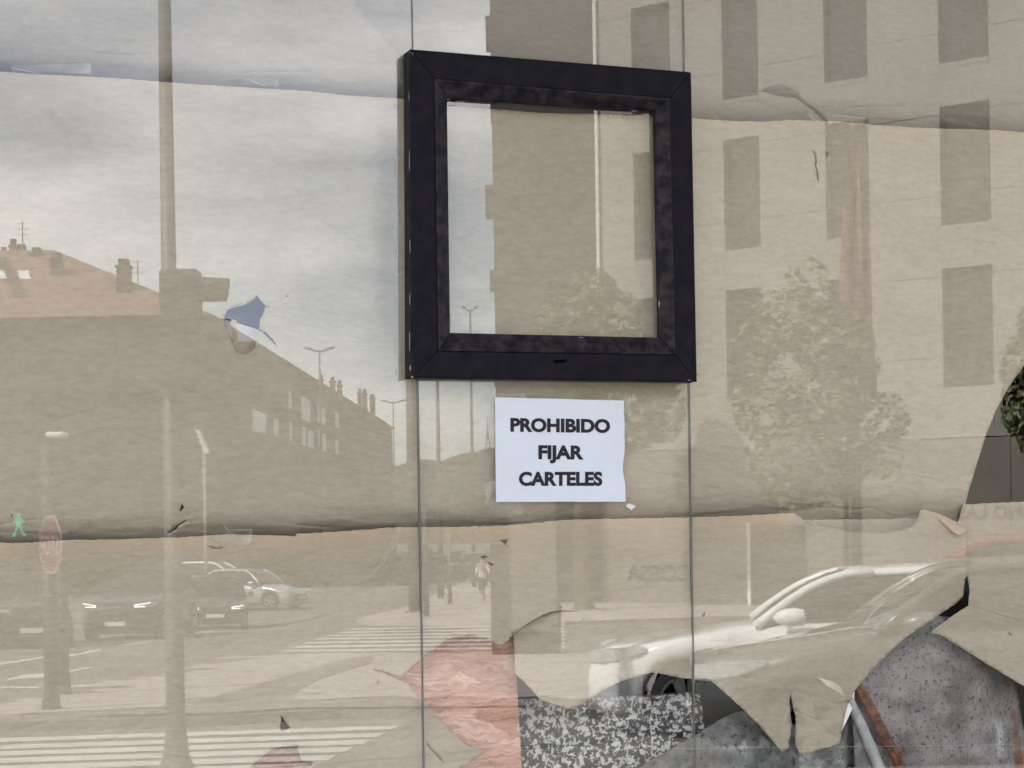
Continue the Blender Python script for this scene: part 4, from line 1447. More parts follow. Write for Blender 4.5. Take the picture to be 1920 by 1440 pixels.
def on_roof(x, y, lift=.06):
    d = ray(x, y)                                   # meet the front roof slope
    sl = (zrid - ZE) / (9 + e)
    Yq = (CAM_H - ZE + sl * (YA - e)) / (sl - d.z)
    return cw(d.dot(RGT) * Yq, Yq, CAM_H + d.z * Yq + lift)
e = .5
for nm, mt_, pts in (('skylight', 'shutter', ((-8, 512), (10, 512), (14, 525), (-4, 525))), ('skylight', 'shutter', ((33, 511), (53, 511), (58, 526), (37, 526))), ('dark_roof_strip', 'chimney', ((-6, 486), (12, 486), (52, 559), (28, 560)))):  # skylights and one dark diagonal strip on the front roof slope
    mb = MB()
    mb.prism([on_roof(*q) for q in pts], UPZ * .06)
    mb.build(nm, mt_, ap)
# front windows and street-side windows (white roller shutters)
def side_pt(px, z, out=.03):
    d = ray(px, 800)
    u = d.dot(RGT)
    # x = XA + (XB-XA)*(Y-YA)/(YB-YA); x = u*Y
    s = (XB - XA) / (YB - YA)
    Y = (XA - s * YA) / (u - s)
    return cw(u * Y + out, Y, z), Y
for px0, px1, yt, yb in ((472, 496, 767, 808), (511, 520, 782, 815), (564, 580, 742, 785), (594, 608, 758, 792), (627, 634, 772, 800), (565, 571, 800, 835), (575, 585, 805, 838), (595, 600, 806, 838), (603, 609, 812, 845), (627, 632, 825, 850), (540, 545, 733, 765), (541, 545, 790, 825)):
    a, Y = side_pt(px0, 0)
    b, Yb = side_pt(px1, 0)
    z1, z0 = at(px0, yt, Y)[1], at(px0, yb, Y)[1]
    mb = MB()
    mb.prism([a + UPZ * z0, b + UPZ * z0, b + UPZ * z1, a + UPZ * z1], cw(.06, 0, 0) - cw(0, 0, 0))
    mb.build('window', 'shutter', ap)
for i in range(5):
    for j in range(3):
        x, z = at(40 + i * 66, 640 + j * 100, YA)
        mb = MB()
        cbox(mb, x, x + 1.0, YA - .05, YA - .004, z - 1.2, z + .2)
        mb.build('window', 'winglass', ap)
for px0, py0, py1, Y in ((42, 415, 480, 104), (258, 487, 565, 104), (205, 520, 545, 98)):
    mb = MB()
    x, z1 = at(px0, py0, Y)
    _, z0 = at(px0, py1, Y)
    mb.tube([cw(x, Y, z0 - 1), cw(x, Y, z1)], .035, 6)
    for k in range(3):
        mb.tube([cw(x - .35, Y, z1 - .12 - k * .3), cw(x + .35, Y, z1 - .12 - k * .3)], .015, 5)
    mb.build('aerial', 'steel', ap)

# ---- far hill with trees, hedge and low houses closing the street
rh = random.Random(3)
mb = MB()
top = [(-1200, 905), (500, 905), (760, 872), (790, 858), (815, 866), (835, 862), (850, 858), (870, 852), (890, 846), (925, 838), (960, 842), (1100, 850), (1400, 860), (2400, 850)]
N = 160
prev = None
for i in range(N + 1):
    px = -1200 + 3600 * i / N
    py = lerp_line(top, px) + rh.uniform(-3, 3)
    x, z = at(px, py, 420)
    a, b, c = mb.vert(cw(x, 380, zg(99))), mb.vert(cw(x, 420, z)), mb.vert(cw(x, 520, zg(99)))
    if prev:
        mb.face((prev[0], a, b, prev[1]))
        mb.face((prev[1], b, c, prev[2]))
    prev = (a, b, c)
tag(mb.build('hill', 'hedge'), 'dark wooded hill far down the street', None, kind='structure')
mast = empty('radio_mast', cw(at(915, 850, 400)[0], 400, at(915, 850, 400)[1]))
tag(mast, 'lattice radio mast on the far hill', 'mast')
x, zb_ = at(915, 856, 400)
_, zt_ = at(913, 782, 400)
for s in (-1, 1):
    mb = MB()
    mb.tube([cw(x + s * .75, 400, zb_), cw(x + s * .12, 400, zb_ + (zt_ - zb_) * .55)], .13, 5)
    mb.build('mast_leg', 'steel', mast)
mb = MB()
mb.tube([cw(x, 400, zb_ + (zt_ - zb_) * .5), cw(x, 400, zt_)], [.22, .06], 5)
for k in range(5):
    z = zb_ + (zt_ - zb_) * .12 * (k + .5)
    w = .75 - .12 * k
    mb.tube([cw(x - w, 400, z), cw(x + w, 400, z + .5)], .08, 4)
mb.build('mast_lattice', 'steel', mast)

def leaf_cloud(mb, blobs, n, size, rnd, flat=.55):
    for _ in range(n):
        c, r = rnd.choices(blobs, [b[1].x * b[1].y * b[1].z for b in blobs])[0]
        while True:
            v = Vector((rnd.uniform(-1, 1), rnd.uniform(-1, 1), rnd.uniform(-1, 1)))
            if .25 < v.length < 1:
                break
        v = v.normalized() * (v.length ** .45)
        p = c + Vector((v.x * r.x, v.y * r.y, v.z * r.z))
        nrm = (v + Vector((rnd.uniform(-1, 1), rnd.uniform(-1, 1), rnd.uniform(-.3, 1.2)))).normalized()
        a = nrm.orthogonal().normalized()
        a = (a * cos(rnd.uniform(0, 6.3)) + nrm.cross(a) * sin(rnd.uniform(0, 6.3)))
        if a.length < .2:
            continue
        a = a.normalized()
        b = nrm.cross(a)
        s = size * rnd.uniform(.6, 1.25)
        mb.cur = rnd.choice((0, 0, 1))
        mb.face([mb.vert(q) for q in (p - a * s, p - b * s * flat, p + a * s, p + b * s * flat)])
def hedge(px0, px1, pyt, pyb, Y, label, seed):
    rnd = random.Random(seed)
    x0, zt = at(px0, pyt, Y)
    x1, zb = at(px1, pyb, Y)
    z0 = zg(Y)
    mb = MB()
    n = max(4, int((x1 - x0) / 1.2))
    blobs = []
    for i in range(n):
        x = x0 + (x1 - x0) * (i + .5) / n
        h = (zt - z0) * rnd.uniform(.8, 1.05)
        blobs.append((cw(x, Y, z0 + h * .5), Vector(((x1 - x0) / n * .8, .8, h * .52))))
    leaf_cloud(mb, blobs, n * 260, .16, rnd)
    return tag(mb.build('hedge', ['hedge', 'leaf_b'], fix=False), label, 'hedge', kind='stuff')
hedge(470, 1000, 1034, 1090, 100, 'dense dark hedge behind the parked cars along the far road', 1)
hedge(-200, 330, 1015, 1085, 88, 'dark shrubs in front of the apartment block at left', 2)

# ---- posts, lamps, signs
def post(name, px, pyb, Y, ztop, r0, r1, mt, parent=None, flare=0):
    d = ray(px, pyb)
    x = d.dot(RGT) * Y
    z0 = zg(Y)
    mb = MB()
    if flare:
        mb.tube([cw(x, Y, z0 - .05), cw(x, Y, z0 + .05), cw(x, Y, z0 + flare * .4), cw(x, Y, z0 + flare), cw(x, Y, ztop)], [r0 * 2.2, r0 * 2.0, r0 * 1.35, r0, r1], 14)
    else:
        mb.tube([cw(x, Y, z0 - .05), cw(x, Y, ztop)], [r0, r1], 12)
    return mb, x
# tall traffic-light mast in the foreground
Yp = 14.2
tl = empty('traffic_light', cw(at(331, 1440, Yp)[0], Yp, zg(Yp)))
tag(tl, 'tall grey mast with a dark traffic light, reflected at left', 'traffic light')
mb, xp = post('mast', 331, 1440, Yp, 6.6, .072, .044, 'steel', flare=.4)
mb.build('mast', 'steel', tl, smooth_=True)
xa, za = at(303, 508, Yp)
xb, zb = at(374, 508, Yp)
mb = MB()
cbox(mb, xa, xb, Yp - .13, Yp + .13, za - .92, za)
hd = bevel(mb.build('signal_head', 'darksteel', tl), .02)
for k in range(3):
    zc = za - .16 - k * .3
    mb = MB()
    # visor: half-open hood pointing right
    n = 14
    ring0, ring1 = [], []
    for i in range(n + 1):
        an = radians(-30 + 240 * i / n)
        yy, zz = .115 * cos(an), .115 * sin(an)
        ring0.append(mb.vert(cw(xb, Yp + yy, zc + zz)))
        ring1.append(mb.vert(cw(xb + .22 - .05 * (1 - (zz + .115) / .23), Yp + yy * .98, zc + zz * .92 - .01)))
    for i in range(n):
        mb.face((ring0[i], ring0[i + 1], ring1[i + 1], ring1[i]))
    mb.build('visor', 'darksteel', hd)
    mb = MB()
    mb.tube([cw(xb - .01, Yp, zc), cw(xb + .012, Yp, zc)], .1, 16)
    mb.build('lens', 'lens_dark', hd)
# pedestrian signals on stout posts at the corner
for px, pyb, lab, man in ((97, 1350, 'stout post with a lit green walking-man signal that carries the STOP sign', True), (119, 1320, 'second stout signal post, just right of the green-man post', False)):
    X, Y, z = gnd(px, pyb)
    e = empty('pedestrian_signal', cw(X, Y, z))
    tag(e, lab, 'traffic light')
    mb, x = post('post', px, pyb, Y, z + 3.0, .075, .07, 'darksteel', flare=.35)
    mb.build('post', 'darksteel', e, smooth_=True)
    if man:
        xg, zg_ = at(36, 985, Y)
        mb = MB()
        cbox(mb, xg - .12, xg + .12, Y - .02, Y + .16, zg_ - .17, zg_ + .36)
        hd = bevel(mb.build('signal_head', 'darksteel', e), .015)
        mb = MB()
        cbox(mb, xg + .12, x, Y + .04, Y + .08, zg_, zg_ + .04)
        mb.build('bracket', 'darksteel', e)
        mb = MB()                                 # the walking figure
        yq = Y - .024
        def fp(dx, dz):
            return cw(xg + dx * .01, yq, zg_ + dz * .01)
        for ring in ([(-1.4, 9), (1.4, 9), (2, 11), (1, 12.8), (-1, 12.8), (-2, 11)], [(-3, 8.3), (3, 8.3), (3.2, 2), (2.6, -1), (-2.6, -1), (-3, 2)], [(-3, 8), (-6, 2.5), (-4.8, 2), (-2.6, 5)], [(3, 8), (6.4, 3.2), (5.4, 2.4), (2.6, 5)],
                     [(-2.6, -1), (.2, -1), (-1.8, -6), (-4, -12), (-7, -12), (-6.5, -10.6), (-4.6, -6)], [(2.6, -1), (-.2, -1), (2.4, -6), (5, -12), (8, -12), (7.6, -10.6), (5, -6)]):
            mb.prism([fp(*q) for q in ring], cw(0, -.004, 0) - cw(0, 0, 0))
        mb.build('green_man', 'green_led', hd)
        x0_, z0_ = at(90, 816, Y)
        x1_, _z = at(124, 816, Y)
        mb = MB()
        cbox(mb, x0_, x1_, Y - .12, Y + .12, z0_ - .03, z0_ + .03)
        bevel(mb.build('painted_sunlit_top', 'pipe', e), .02)  # sunlit top of the signal, its brightness put into the white colour
    else:
        xg, zg_ = at(-3, 1005, Y)
        mb = MB()
        cbox(mb, x - .14, x + .14, Y - .2, Y - .08, z + 2.2, z + 3.0)
        bevel(mb.build('signal_head', 'darksteel', e), .015)
# STOP sign, turned away from the shop
Xq, Yq, Zq = gnd(97, 1350)
Ys_ = Yq - .45
xs_, zs_ = at(94, 1021, Ys_)
st = empty('stop_sign', cw(xs_, Ys_, zs_ - .3))
tag(st, 'red octagonal STOP sign with white rim, turned aside', 'sign')
ca, sa = cos(radians(55)), sin(radians(55))
def octo(r, off):
    return [cw(xs_ + r * cos(radians(22.5 + 45 * k)) * ca - off * sa, Ys_ + r * cos(radians(22.5 + 45 * k)) * sa * -1 - off * ca, zs_ + r * sin(radians(22.5 + 45 * k))) for k in range(8)]
thk = cw(sa * .01, ca * .01, 0) - cw(0, 0, 0)
mb = MB()
mb.prism(octo(.325, 0), thk)
pl = mb.build('sign_plate', 'sign_shade_white', st)
mb = MB()
mb.prism(octo(.295, .004), thk * .2)
mb.build('red_field', 'stop_red', pl)
mb = MB()
mb.tube([cw(xs_ + .06, Ys_ + .06, zs_ + .12), cw(xs_ + .06, Yq, zs_ + .12)], .03, 8)
mb.build('clamp', 'steel', st)
vs, fs = text_mesh('STOP', .02)
xa_, xb_ = min(v.x for v in vs), max(v.x for v in vs)
mb = MB()
for v in vs:
    u = .5 - (v.x - xa_) / (xb_ - xa_)
    mb.vert(cw(xs_ + .50 * u * ca - .007 * sa, Ys_ - .50 * u * sa - .007 * ca, zs_ - .10 + v.y * .27))
for f in fs:
    mb.face(f)
mb.build('sign_lettering', 'sign_shade_white', pl)
# white plate seen almost edge-on, on a slim post
Yw = 62.0
xw, zw = at(383, 850, Yw)
wp = empty('signpost', cw(xw, Yw, zg(Yw)))
tag(wp, 'slim pale post with a slanted white plate right of the tall mast', 'sign')
mb = MB()
mb.tube([cw(xw, Yw, zg(Yw)), cw(xw, Yw, zw + .05)], .06, 10)
mb.build('post', 'concrete', wp, smooth_=True)
mb = MB()
mb.prism([cw(*(lambda q: (q[0], Yw - .08, q[1]))(at(x, y, Yw))) for x, y in ((367, 806), (373, 806), (392, 849), (384, 851))], cw(0, .5, 0) - cw(0, 0, 0))
mb.build('plate', 'sign_white', wp)
# street lamps
def t_lamp(px, pyt, Y, half, label, r=.09, px_top=None):
    x, zt = at(px, pyt, Y)
    z0 = zg(Y)
    e = empty('street_lamp', cw(x, Y, z0))
    tag(e, label, 'street lamp', 'double-armed street lamps')
    mb = MB()
    mb.tube([cw(x, Y, z0), cw(x, Y, zt)], [r * 1.5, r * .7], 10)
    mb.build('pole', 'steel', e, smooth_=True)
    for s in (-1, 1):
        mb = MB()
        mb.tube([cw(x, Y, zt - .1), cw(x + s * half * .5, Y, zt - .02)], .05, 6)
        mb.build('arm', 'steel', e)
        mb = MB()
        a, b = x + s * half * .45, x + s * half
        mb.prism([cw(a, Y - .16, zt - .02), cw(b, Y - .10, zt + .06), cw(b, Y + .10, zt + .06), cw(a, Y + .16, zt - .02)], UPZ * .12)
        mb.build('lantern', 'steel', e)
t_lamp(599, 656, 105, .85, 'double-armed street lamp rising behind the apartment roof chimneys', .07)
t_lamp(737, 753, 150, 1.0, 'double-armed street lamp at the far end of the apartment roof', .07)
t_lamp(881, 580, 92, .4, 'double-armed street lamp seen in the small hatch pane', .075)
t_lamp(819, 668, 78, .6, 'double-armed street lamp below the hatch, left of the notice', .09)
x, z = at(778, 1157, 64)
big = empty('lamp_column', cw(x, 64, zg(64)))
tag(big, 'thick grey column standing at the tip of the far pavement', 'column')
mb = MB()
mb.tube([cw(x, 64, zg(64)), cw(x, 64, 12.5)], [.21, .17], 14)
mb.build('shaft', 'steel', big, smooth_=True)
mb = MB()
cbox(mb, x - .3, x + .3, 63.7, 64.3, zg(64) + KERB, zg(64) + KERB + .1)
mb.build('base_plate', 'steel', big)
for px, pyb, w, h, lb in ((829, 1118, .10, 3.1, 'slim dark post left of the walking pedestrian, farther one'), (844, 1140, .085, 2.9, 'slim dark post just left of the walking pedestrian'), (800, 1166, .10, 3.6, 'grey post beside the glass joint on the far pavement')):
    X, Y, z = gnd(px, pyb)
    e = empty('sign_post', cw(X, Y, z))
    tag(e, lb, 'post', 'posts on the far pavement')
    mb = MB()
    mb.tube([cw(X, Y, z), cw(X, Y, z + h)], w, 10)
    mb.build('shaft', 'steel', e, smooth_=True)
    mb = MB()
    mb.tube([cw(X, Y, z + KERB), cw(X, Y, z + KERB + .08)], w * 1.7, 10)
    mb.build('base_plate', 'steel', e)
# arm lamp over the office building
Yl = 50.0
xl, zl = at(1592, 330, Yl)
lamp = empty('street_lamp', cw(xl, Yl, zg(Yl)))
tag(lamp, 'single-armed street lamp with curved neck before the office windows', 'street lamp')
mb = MB()
pth = [(xl, zg(Yl)), (xl, zl)]
for px, py in ((1578, 280), (1560, 248), (1545, 222), (1525, 203), (1505, 190), (1494, 181)):
    pth.append(at(px, py, Yl))
mb.tube([cw(a, Yl, b) for a, b in pth], [.10, .06] + [.05] * 6, 10)
mb.build('pole', 'steel', lamp, smooth_=True)
mb = MB()
q = [at(x, y, Yl) for x, y in ((1428, 168), (1440, 163), (1467, 159.5), (1496, 173), (1498, 182), (1480, 181), (1452, 177))]
mb.prism([cw(a, Yl - .16, b) for a, b in q], cw(0, .32, 0) - cw(0, 0, 0))
bevel(mb.build('lantern', 'steel', lamp), .03)
# limp flag
Yf = 41.0
xf, zf = at(1600, 240, Yf)
fl = empty('flagpole', cw(xf, Yf, zg(Yf)))
tag(fl, 'tall flagpole with a limp red and yellow flag before the office', 'flag')
mb = MB()
mb.tube([cw(xf, Yf, zg(Yf)), cw(xf, Yf, zf)], [.055, .035], 10)
mb.build('pole', 'steel', fl, smooth_=True)
mb = MB()
mb.tube([cw(xf, Yf, zf), cw(xf, Yf, zf + .12), cw(xf, Yf, zf + .2)], [.03, .08, .02], 10)
mb.build('finial', 'flag_yellow', fl)
mb = MB()
prof = [(0.0, .04, .10), (.12, .10, .14), (.3, .26, .22), (.5, .34, .30), (.75, .38, .30), (.9, .37, .36), (1.0, .34, .38)]
z_hi, z_lo = at(1600, 252, Yf)[1], at(1600, 738, Yf)[1]
rows = []
for t, wl_, wr_ in prof:
    z = z_hi + (z_lo - z_hi) * t
    rows.append([mb.vert(cw(xf + (-wl_ + (wl_ + wr_) * i / 8), Yf - .06 + .09 * sin(i * 1.9 + t * 2) - .05, z + .05 * sin(i * 2.3))) for i in range(9)])
for r0, r1 in zip(rows, rows[1:]):
    for i in range(8):
        mb.cur = 1 if (i == 5 and r0 is not rows[0] and r0 is not rows[5] and r0 is not rows[4] and r0 is not rows[3]) else 0
        mb.face((r0[i], r0[i + 1], r1[i + 1], r1[i]))
o = mb.build('flag_cloth', ['flag_red', 'flag_yellow'], fl, smooth_=True, fix=False)
s_ = o.modifiers.new('thickness', 'SOLIDIFY')
s_.thickness = .01
# advertising totem, its shade put into the dark body colour
Xt, Yt, zt0 = gnd(987, 1240)
tot = empty('advertising_totem', cw(Xt, Yt, zt0))
tag(tot, 'broad dark advertising totem on the pavement behind the notice', 'totem')
xa = at(922, 1240, Yt)[0]
xb = at(1053, 1240, Yt)[0]
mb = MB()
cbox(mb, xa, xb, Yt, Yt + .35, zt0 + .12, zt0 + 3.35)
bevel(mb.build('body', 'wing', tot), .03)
mb = MB()
cbox(mb, xa + .34, xb - .06, Yt - .012, Yt - .002, zt0 + .5, zt0 + 3.1)
mb.build('poster_panel', 'basewall', tot)
mb = MB()
cbox(mb, xa + .1, xb - .1, Yt + .05, Yt + .3, zt0, zt0 + .12)
mb.build('plinth', 'concrete', tot)

# ---- trees
def tree(px, pyb, Y, crown_px, label, seed, n=5200, leaf=.10, tr=.14, lean=0):
    rnd = random.Random(seed)
    x = ray(px, pyb).dot(RGT) * Y
    z0 = zg(Y)
    e = empty('street_tree', cw(x, Y, z0))
    tag(e, label, 'tree', 'street trees')
    blobs = []
    for bx, by, rx, ry in crown_px:
        cx_, cz_ = at(bx, by, Y)
        k = Y / F_PX
        blobs.append((cw(cx_, Y + rnd.uniform(-.5, .5), cz_), Vector((rx * k, rx * k, ry * k))))
    zc = min(b[0].z - b[1].z * .2 for b in blobs)
    mb = MB()
    mb.tube([cw(x, Y, z0 - .05), cw(x, Y, z0 + .25), cw(x + lean * .3, Y, z0 + (zc - z0) * .5), cw(x + lean, Y, zc)], [tr * 2.1, tr * 1.15, tr, tr * .8], 12)
    mb.build('trunk', 'bark', e, smooth_=True)
    mb = MB()
    for c, r in blobs:
        a = cw(x + lean, Y, zc - .1)
        mid = a.lerp(c, .5) + Vector((rnd.uniform(-.2, .2), rnd.uniform(-.2, .2), .15))
        mb.tube([a, mid, c + UPZ * r.z * .3], [tr * .55, tr * .32, tr * .08], 7)
    mb.build('limbs', 'bark', e, smooth_=True)
    mb = MB()
    leaf_cloud(mb, blobs, n, leaf, rnd)
    mb.build('crown', ['leaf_a', 'leaf_b'], e, fix=False)
tree(1590, 1180, 40, [(1515, 535, 45, 55), (1480, 600, 80, 60), (1430, 640, 55, 60), (1560, 640, 80, 70), (1610, 680, 40, 60), (1440, 760, 70, 70), (1530, 760, 80, 70), (1600, 740, 50, 50), (1660, 780, 50, 50), (1690, 800, 25, 30), (1480, 860, 90, 70), (1570, 850, 60, 60), (1640, 860, 45, 40), (1500, 920, 70, 40)],
     'leafy street tree with a loose crown right of the hatch', 11, 4600, .105, .07)
tree(1096, 1157, 63, [(1110, 560, 50, 60), (1070, 600, 60, 50), (1150, 600, 60, 60), (1200, 680, 70, 70), (1060, 690, 50, 60), (1130, 700, 70, 60), (1240, 770, 45, 60), (1180, 800, 70, 50), (1100, 790, 60, 60)],
     'street tree behind the hatch with its stout trunk beside the totem', 12, 5600, .15, .30)
tree(1985, 1180, 38, [(1960, 620, 60, 70), (1930, 690, 50, 70), (1920, 760, 40, 60), (2000, 720, 80, 90), (1940, 820, 50, 40), (2050, 640, 70, 80)],
     'tree at the far right edge above the dark gap', 13, 4200, .10, .10)

# ---- cars
def car(name, label, paint, L=4.5, W=1.8, H=1.46, hood=.80, belt=.92, ws0=.30, ws1=.47, rr=.80, rt=.97, wheel_r=.325, wb0=.19, wb1=.80, drl=False, group=None, tail=.95, detail=True):
    """front towards +x (local), x from -L/2 to L/2; fractions are measured from the nose"""
    e = empty(name, (0, 0, 0))
    tag(e, label, 'car', group)
    X = lambda f: L / 2 - f * L
    ax = [X(wb0), X(wb1)]
    def bottom(x):
        z = .20
        for a in ax:
            d = abs(x - a)
            R = wheel_r * 1.17
            if d < R:
                z = max(z, wheel_r * 1.0 + sqrt(max(R * R - d * d, 0)) * .98)
        f = (L / 2 - x) / L
        return z + (.10 if f < .02 or f > .985 else 0)
    def topz(f):
        pts = [(0, hood * .72), (.012, hood * .84), (.04, hood * .93), (.12, hood * .985), (ws0 - .02, belt + .015), (ws0 + .05, belt + .02), (rr, belt + .05), (rt, belt + .07), (.985, belt * .97), (1.0, belt * .72)]
        return lerp_line(pts, f)
    def halfw(f):
        return W / 2 * lerp_line([(0, .70), (.015, .80), (.05, .90), (.14, .97), (.3, 1.0), (.7, 1.0), (.88, .97), (.96, .90), (1, .76)], f)
    fs = [0, .006, .015, .03, .05, .075]
    R = wheel_r * 1.17 / L
    for w in (wb0, wb1):
        fs += [w + R * q for q in (-1.01, -.99, -.93, -.8, -.62, -.4, -.2, 0, .2, .4, .62, .8, .93, .99, 1.01)]
    fs += [.34, .40, .46, .52, .58, .64, .70, .93, .95, .97, .985, .994, 1.0]
    fs = sorted({round(min(max(f, 0), 1), 4) for f in fs})
    mb = MB(False)
    rings = []
    for f in fs:
        x = X(f)
        zb, zt, hw = bottom(x), topz(f), halfw(f)
        zb = min(zb, zt - .08)
        zsh = zb + (zt - zb) * .80
        ring = []
        for (yy, zz) in ((.90, zb), (.985, zb + (zt - zb) * .18), (1.0, zb + (zt - zb) * .45), (.985, zsh), (.95, zb + (zt - zb) * .93), (.86, zt - .004), (.6, zt + .012 * (1 if f < ws0 else .4)), (.3, zt + .02), (0, zt + .022)):
            ring.append((x, yy * hw, zz))
        full = ring + [(p[0], -p[1], p[2]) for p in ring[-2::-1]]
        rings.append([mb.vert(p) for p in full])
    n = len(rings[0])
    for r0, r1 in zip(rings, rings[1:]):
        for k in range(n - 1):
            mb.face((r0[k], r0[k + 1], r1[k + 1], r1[k]))
        mb.face((r0[-1], r0[0], r1[0], r1[-1]))
    mb.face(rings[0][::-1])
    mb.face(rings[-1])
    body = mb.build('body', paint, e, smooth_=True)
    # greenhouse: pillars and roof in paint, panes in glass
    hb = W / 2 * .93
    ht = W / 2 * .70
    zr = H
    dz = zr - belt
    pro = [(ws0 + (ws1 - ws0) * a, belt + .01 + dz * q) for a, q in ((0, 0), (.2, .27), (.4, .50), (.6, .69), (.8, .83), (1, .925))]
    n_ws = len(pro) - 1
    pro += [(ws1 + .05, belt + dz * .965), (ws1 + .12, belt + dz * .99), ((ws1 + rr) / 2 + .04, zr), (rr - .05, zr - .012), (rr, belt + dz * .93)]
    n_rr = len(pro) - 1
    pro += [(rr + (rt - rr) * .35, belt + dz * .74), (rr + (rt - rr) * .7, belt + dz * .40), (rt, belt + .04)]
    def side_y(z):
        t = (z - belt) / (zr - belt)
        return hb + (ht - hb) * min(max(t, 0), 1) ** 1.2
    mb = MB(False)
    prev = None
    for f, z in pro:
        x = X(f)
        y = side_y(z)
        ring = [mb.vert(p) for p in ((x, y, belt - .02), (x, side_y(belt + (z - belt) * .5), belt + (z - belt) * .5), (x, y, z - .015), (x, y * .86, z + .012), (x, 0, z + .03), (x, -y * .86, z + .012), (x, -y, z - .015), (x, -side_y(belt + (z - belt) * .5), belt + (z - belt) * .5), (x, -y, belt - .02))]
        if prev:
            for k in range(8):
                mb.face((prev[k], prev[k + 1], ring[k + 1], ring[k]))
        else:
            mb.face(ring[::-1])
        prev = ring
    mb.face(prev)
    cab = mb.build('cabin', 'carglass', e, smooth_=True)
    # painted roof skin and pillars lie just over the glass
    mb = MB(False)
    rpro = pro[n_ws:n_rr + 1]
    prev = None
    for f, z in rpro:
        x, y = X(f), side_y(z)
        top_ = [(x, y + .012, z - .03), (x, y * .99, z + .004), (x, y * .86, z + .026), (x, 0, z + .044), (x, -y * .86, z + .026), (x, -y * .99, z + .004), (x, -y - .012, z - .03)]
        ring = [mb.vert(p) for p in top_]
        if prev:
            for k in range(6):
                mb.face((prev[k], prev[k + 1], ring[k + 1], ring[k]))
        prev = ring
    rfm = mb.build('roof', paint, e, smooth_=True, fix=False)
    sm = rfm.modifiers.new('thickness', 'SOLIDIFY')
    sm.thickness = .012
    for s in (1, -1):
        for seq in (pro[:n_ws + 2], pro[n_rr - 1:]):
            mb = MB(False)
            mb.tube([(X(f), s * (side_y(z) + .002), z - .004) for f, z in seq], [.045] + [.038] * (len(seq) - 1), 8)
            mb.build('pillar', paint, e, smooth_=True)
        mb = MB(False)
        mid = (ws1 + rr) / 2
        mb.prism([(X(mid - .008), s * (side_y(belt) + .004), belt), (X(mid + .012), s * (side_y(belt) + .004), belt), (X(mid + .012), s * (side_y(zr) + .006), zr - .02), (X(mid - .008), s * (side_y(zr) + .006), zr - .02)], (0, s * .006, 0))
        mb.build('door_pillar', 'trim', e)
        if detail:
            mb = MB(False)                              # mirror
            mx = X(ws0 + .065)
            c = Vector((mx, s * (W / 2 + .09), belt + .09))
            mb.tube([c + Vector((d, 0, 0)) for d in (-.13, -.11, -.03, .06, .12, .15)], [.03, .075, .085, .075, .045, .012], 14)
            mb.tube([(mx + .04, s * W / 2 * .93, belt + .03), (mx + .05, s * (W / 2 + .04), belt + .06)], .02, 6)
            mb.build('mirror', paint, e, smooth_=True)
            mb = MB(False)                              # sill and door shut lines
            mb.box((X(wb1 - R * 1.1), s * W / 2 * .955 - .02, .19), (X(wb0 + R * 1.1), s * W / 2 * .955 + .02, .27))
            mb.build('sill', 'trim', e)
        # headlamp wraps round the corner
        mb = MB(False)
        hz = hood * .86
        q = []
        for f, up_, dn in ((.008, .035, .06), (.03, .05, .075), (.07, .055, .06), (.115, .05, .0)):
            q.append((X(f), s * (halfw(f) * 1.004), f, up_, dn))
        top_ = [Vector((x, y, hz + u + (f * .25))) for x, y, f, u, d in q]
        bot_ = [Vector((x, y, hz - d + (f * .35))) for x, y, f, u, d in q]
        inn = X(.006), s * halfw(0) * .70
        top_.insert(0, Vector((inn[0] + .004, inn[1], hz + .0)))
        bot_.insert(0, Vector((inn[0] + .004, inn[1], hz - .06)))
        for k in range(len(top_) - 1):
            mb.quad(top_[k], top_[k + 1], bot_[k + 1], bot_[k])
        h_ = mb.build('headlamp', 'headlamp', e, fix=False)
        sm = h_.modifiers.new('thickness', 'SOLIDIFY')
        sm.thickness = .03
        sm.offset = 0
        if drl:
            mb = MB(False)
            mb.tube([top_[0] + Vector((.02, 0, .0)), top_[1] + Vector((.02, s * .006, 0)), top_[2] + Vector((.01, s * .02, 0))], .012, 6)
            mb.tube([bot_[0] + Vector((.025, 0, .02)), bot_[1] + Vector((.02, s * .006, .02))], .012, 6)
            mb.build('running_light', 'drl', h_)
        mb = MB(False)
        mb.box((X(.996) - .02, s * halfw(1) * .98 - .12, hood * .82), (X(.985), s * halfw(1) * .98 + .02, hood * .98))
        mb.build('tail_lamp', 'car_red', e)
    mb = MB(False)
    mb.box((X(.004) - .02, -W * .22, .36), (X(-.004), W * .22, hood * .72))
    bevel(mb.build('grille', 'trim', e), .02)
    mb = MB(False)
    mb.box((X(-.004), -.26, .40), (X(-.006) + .006, .26, .51))
    mb.build('number_plate', 'plate', e)
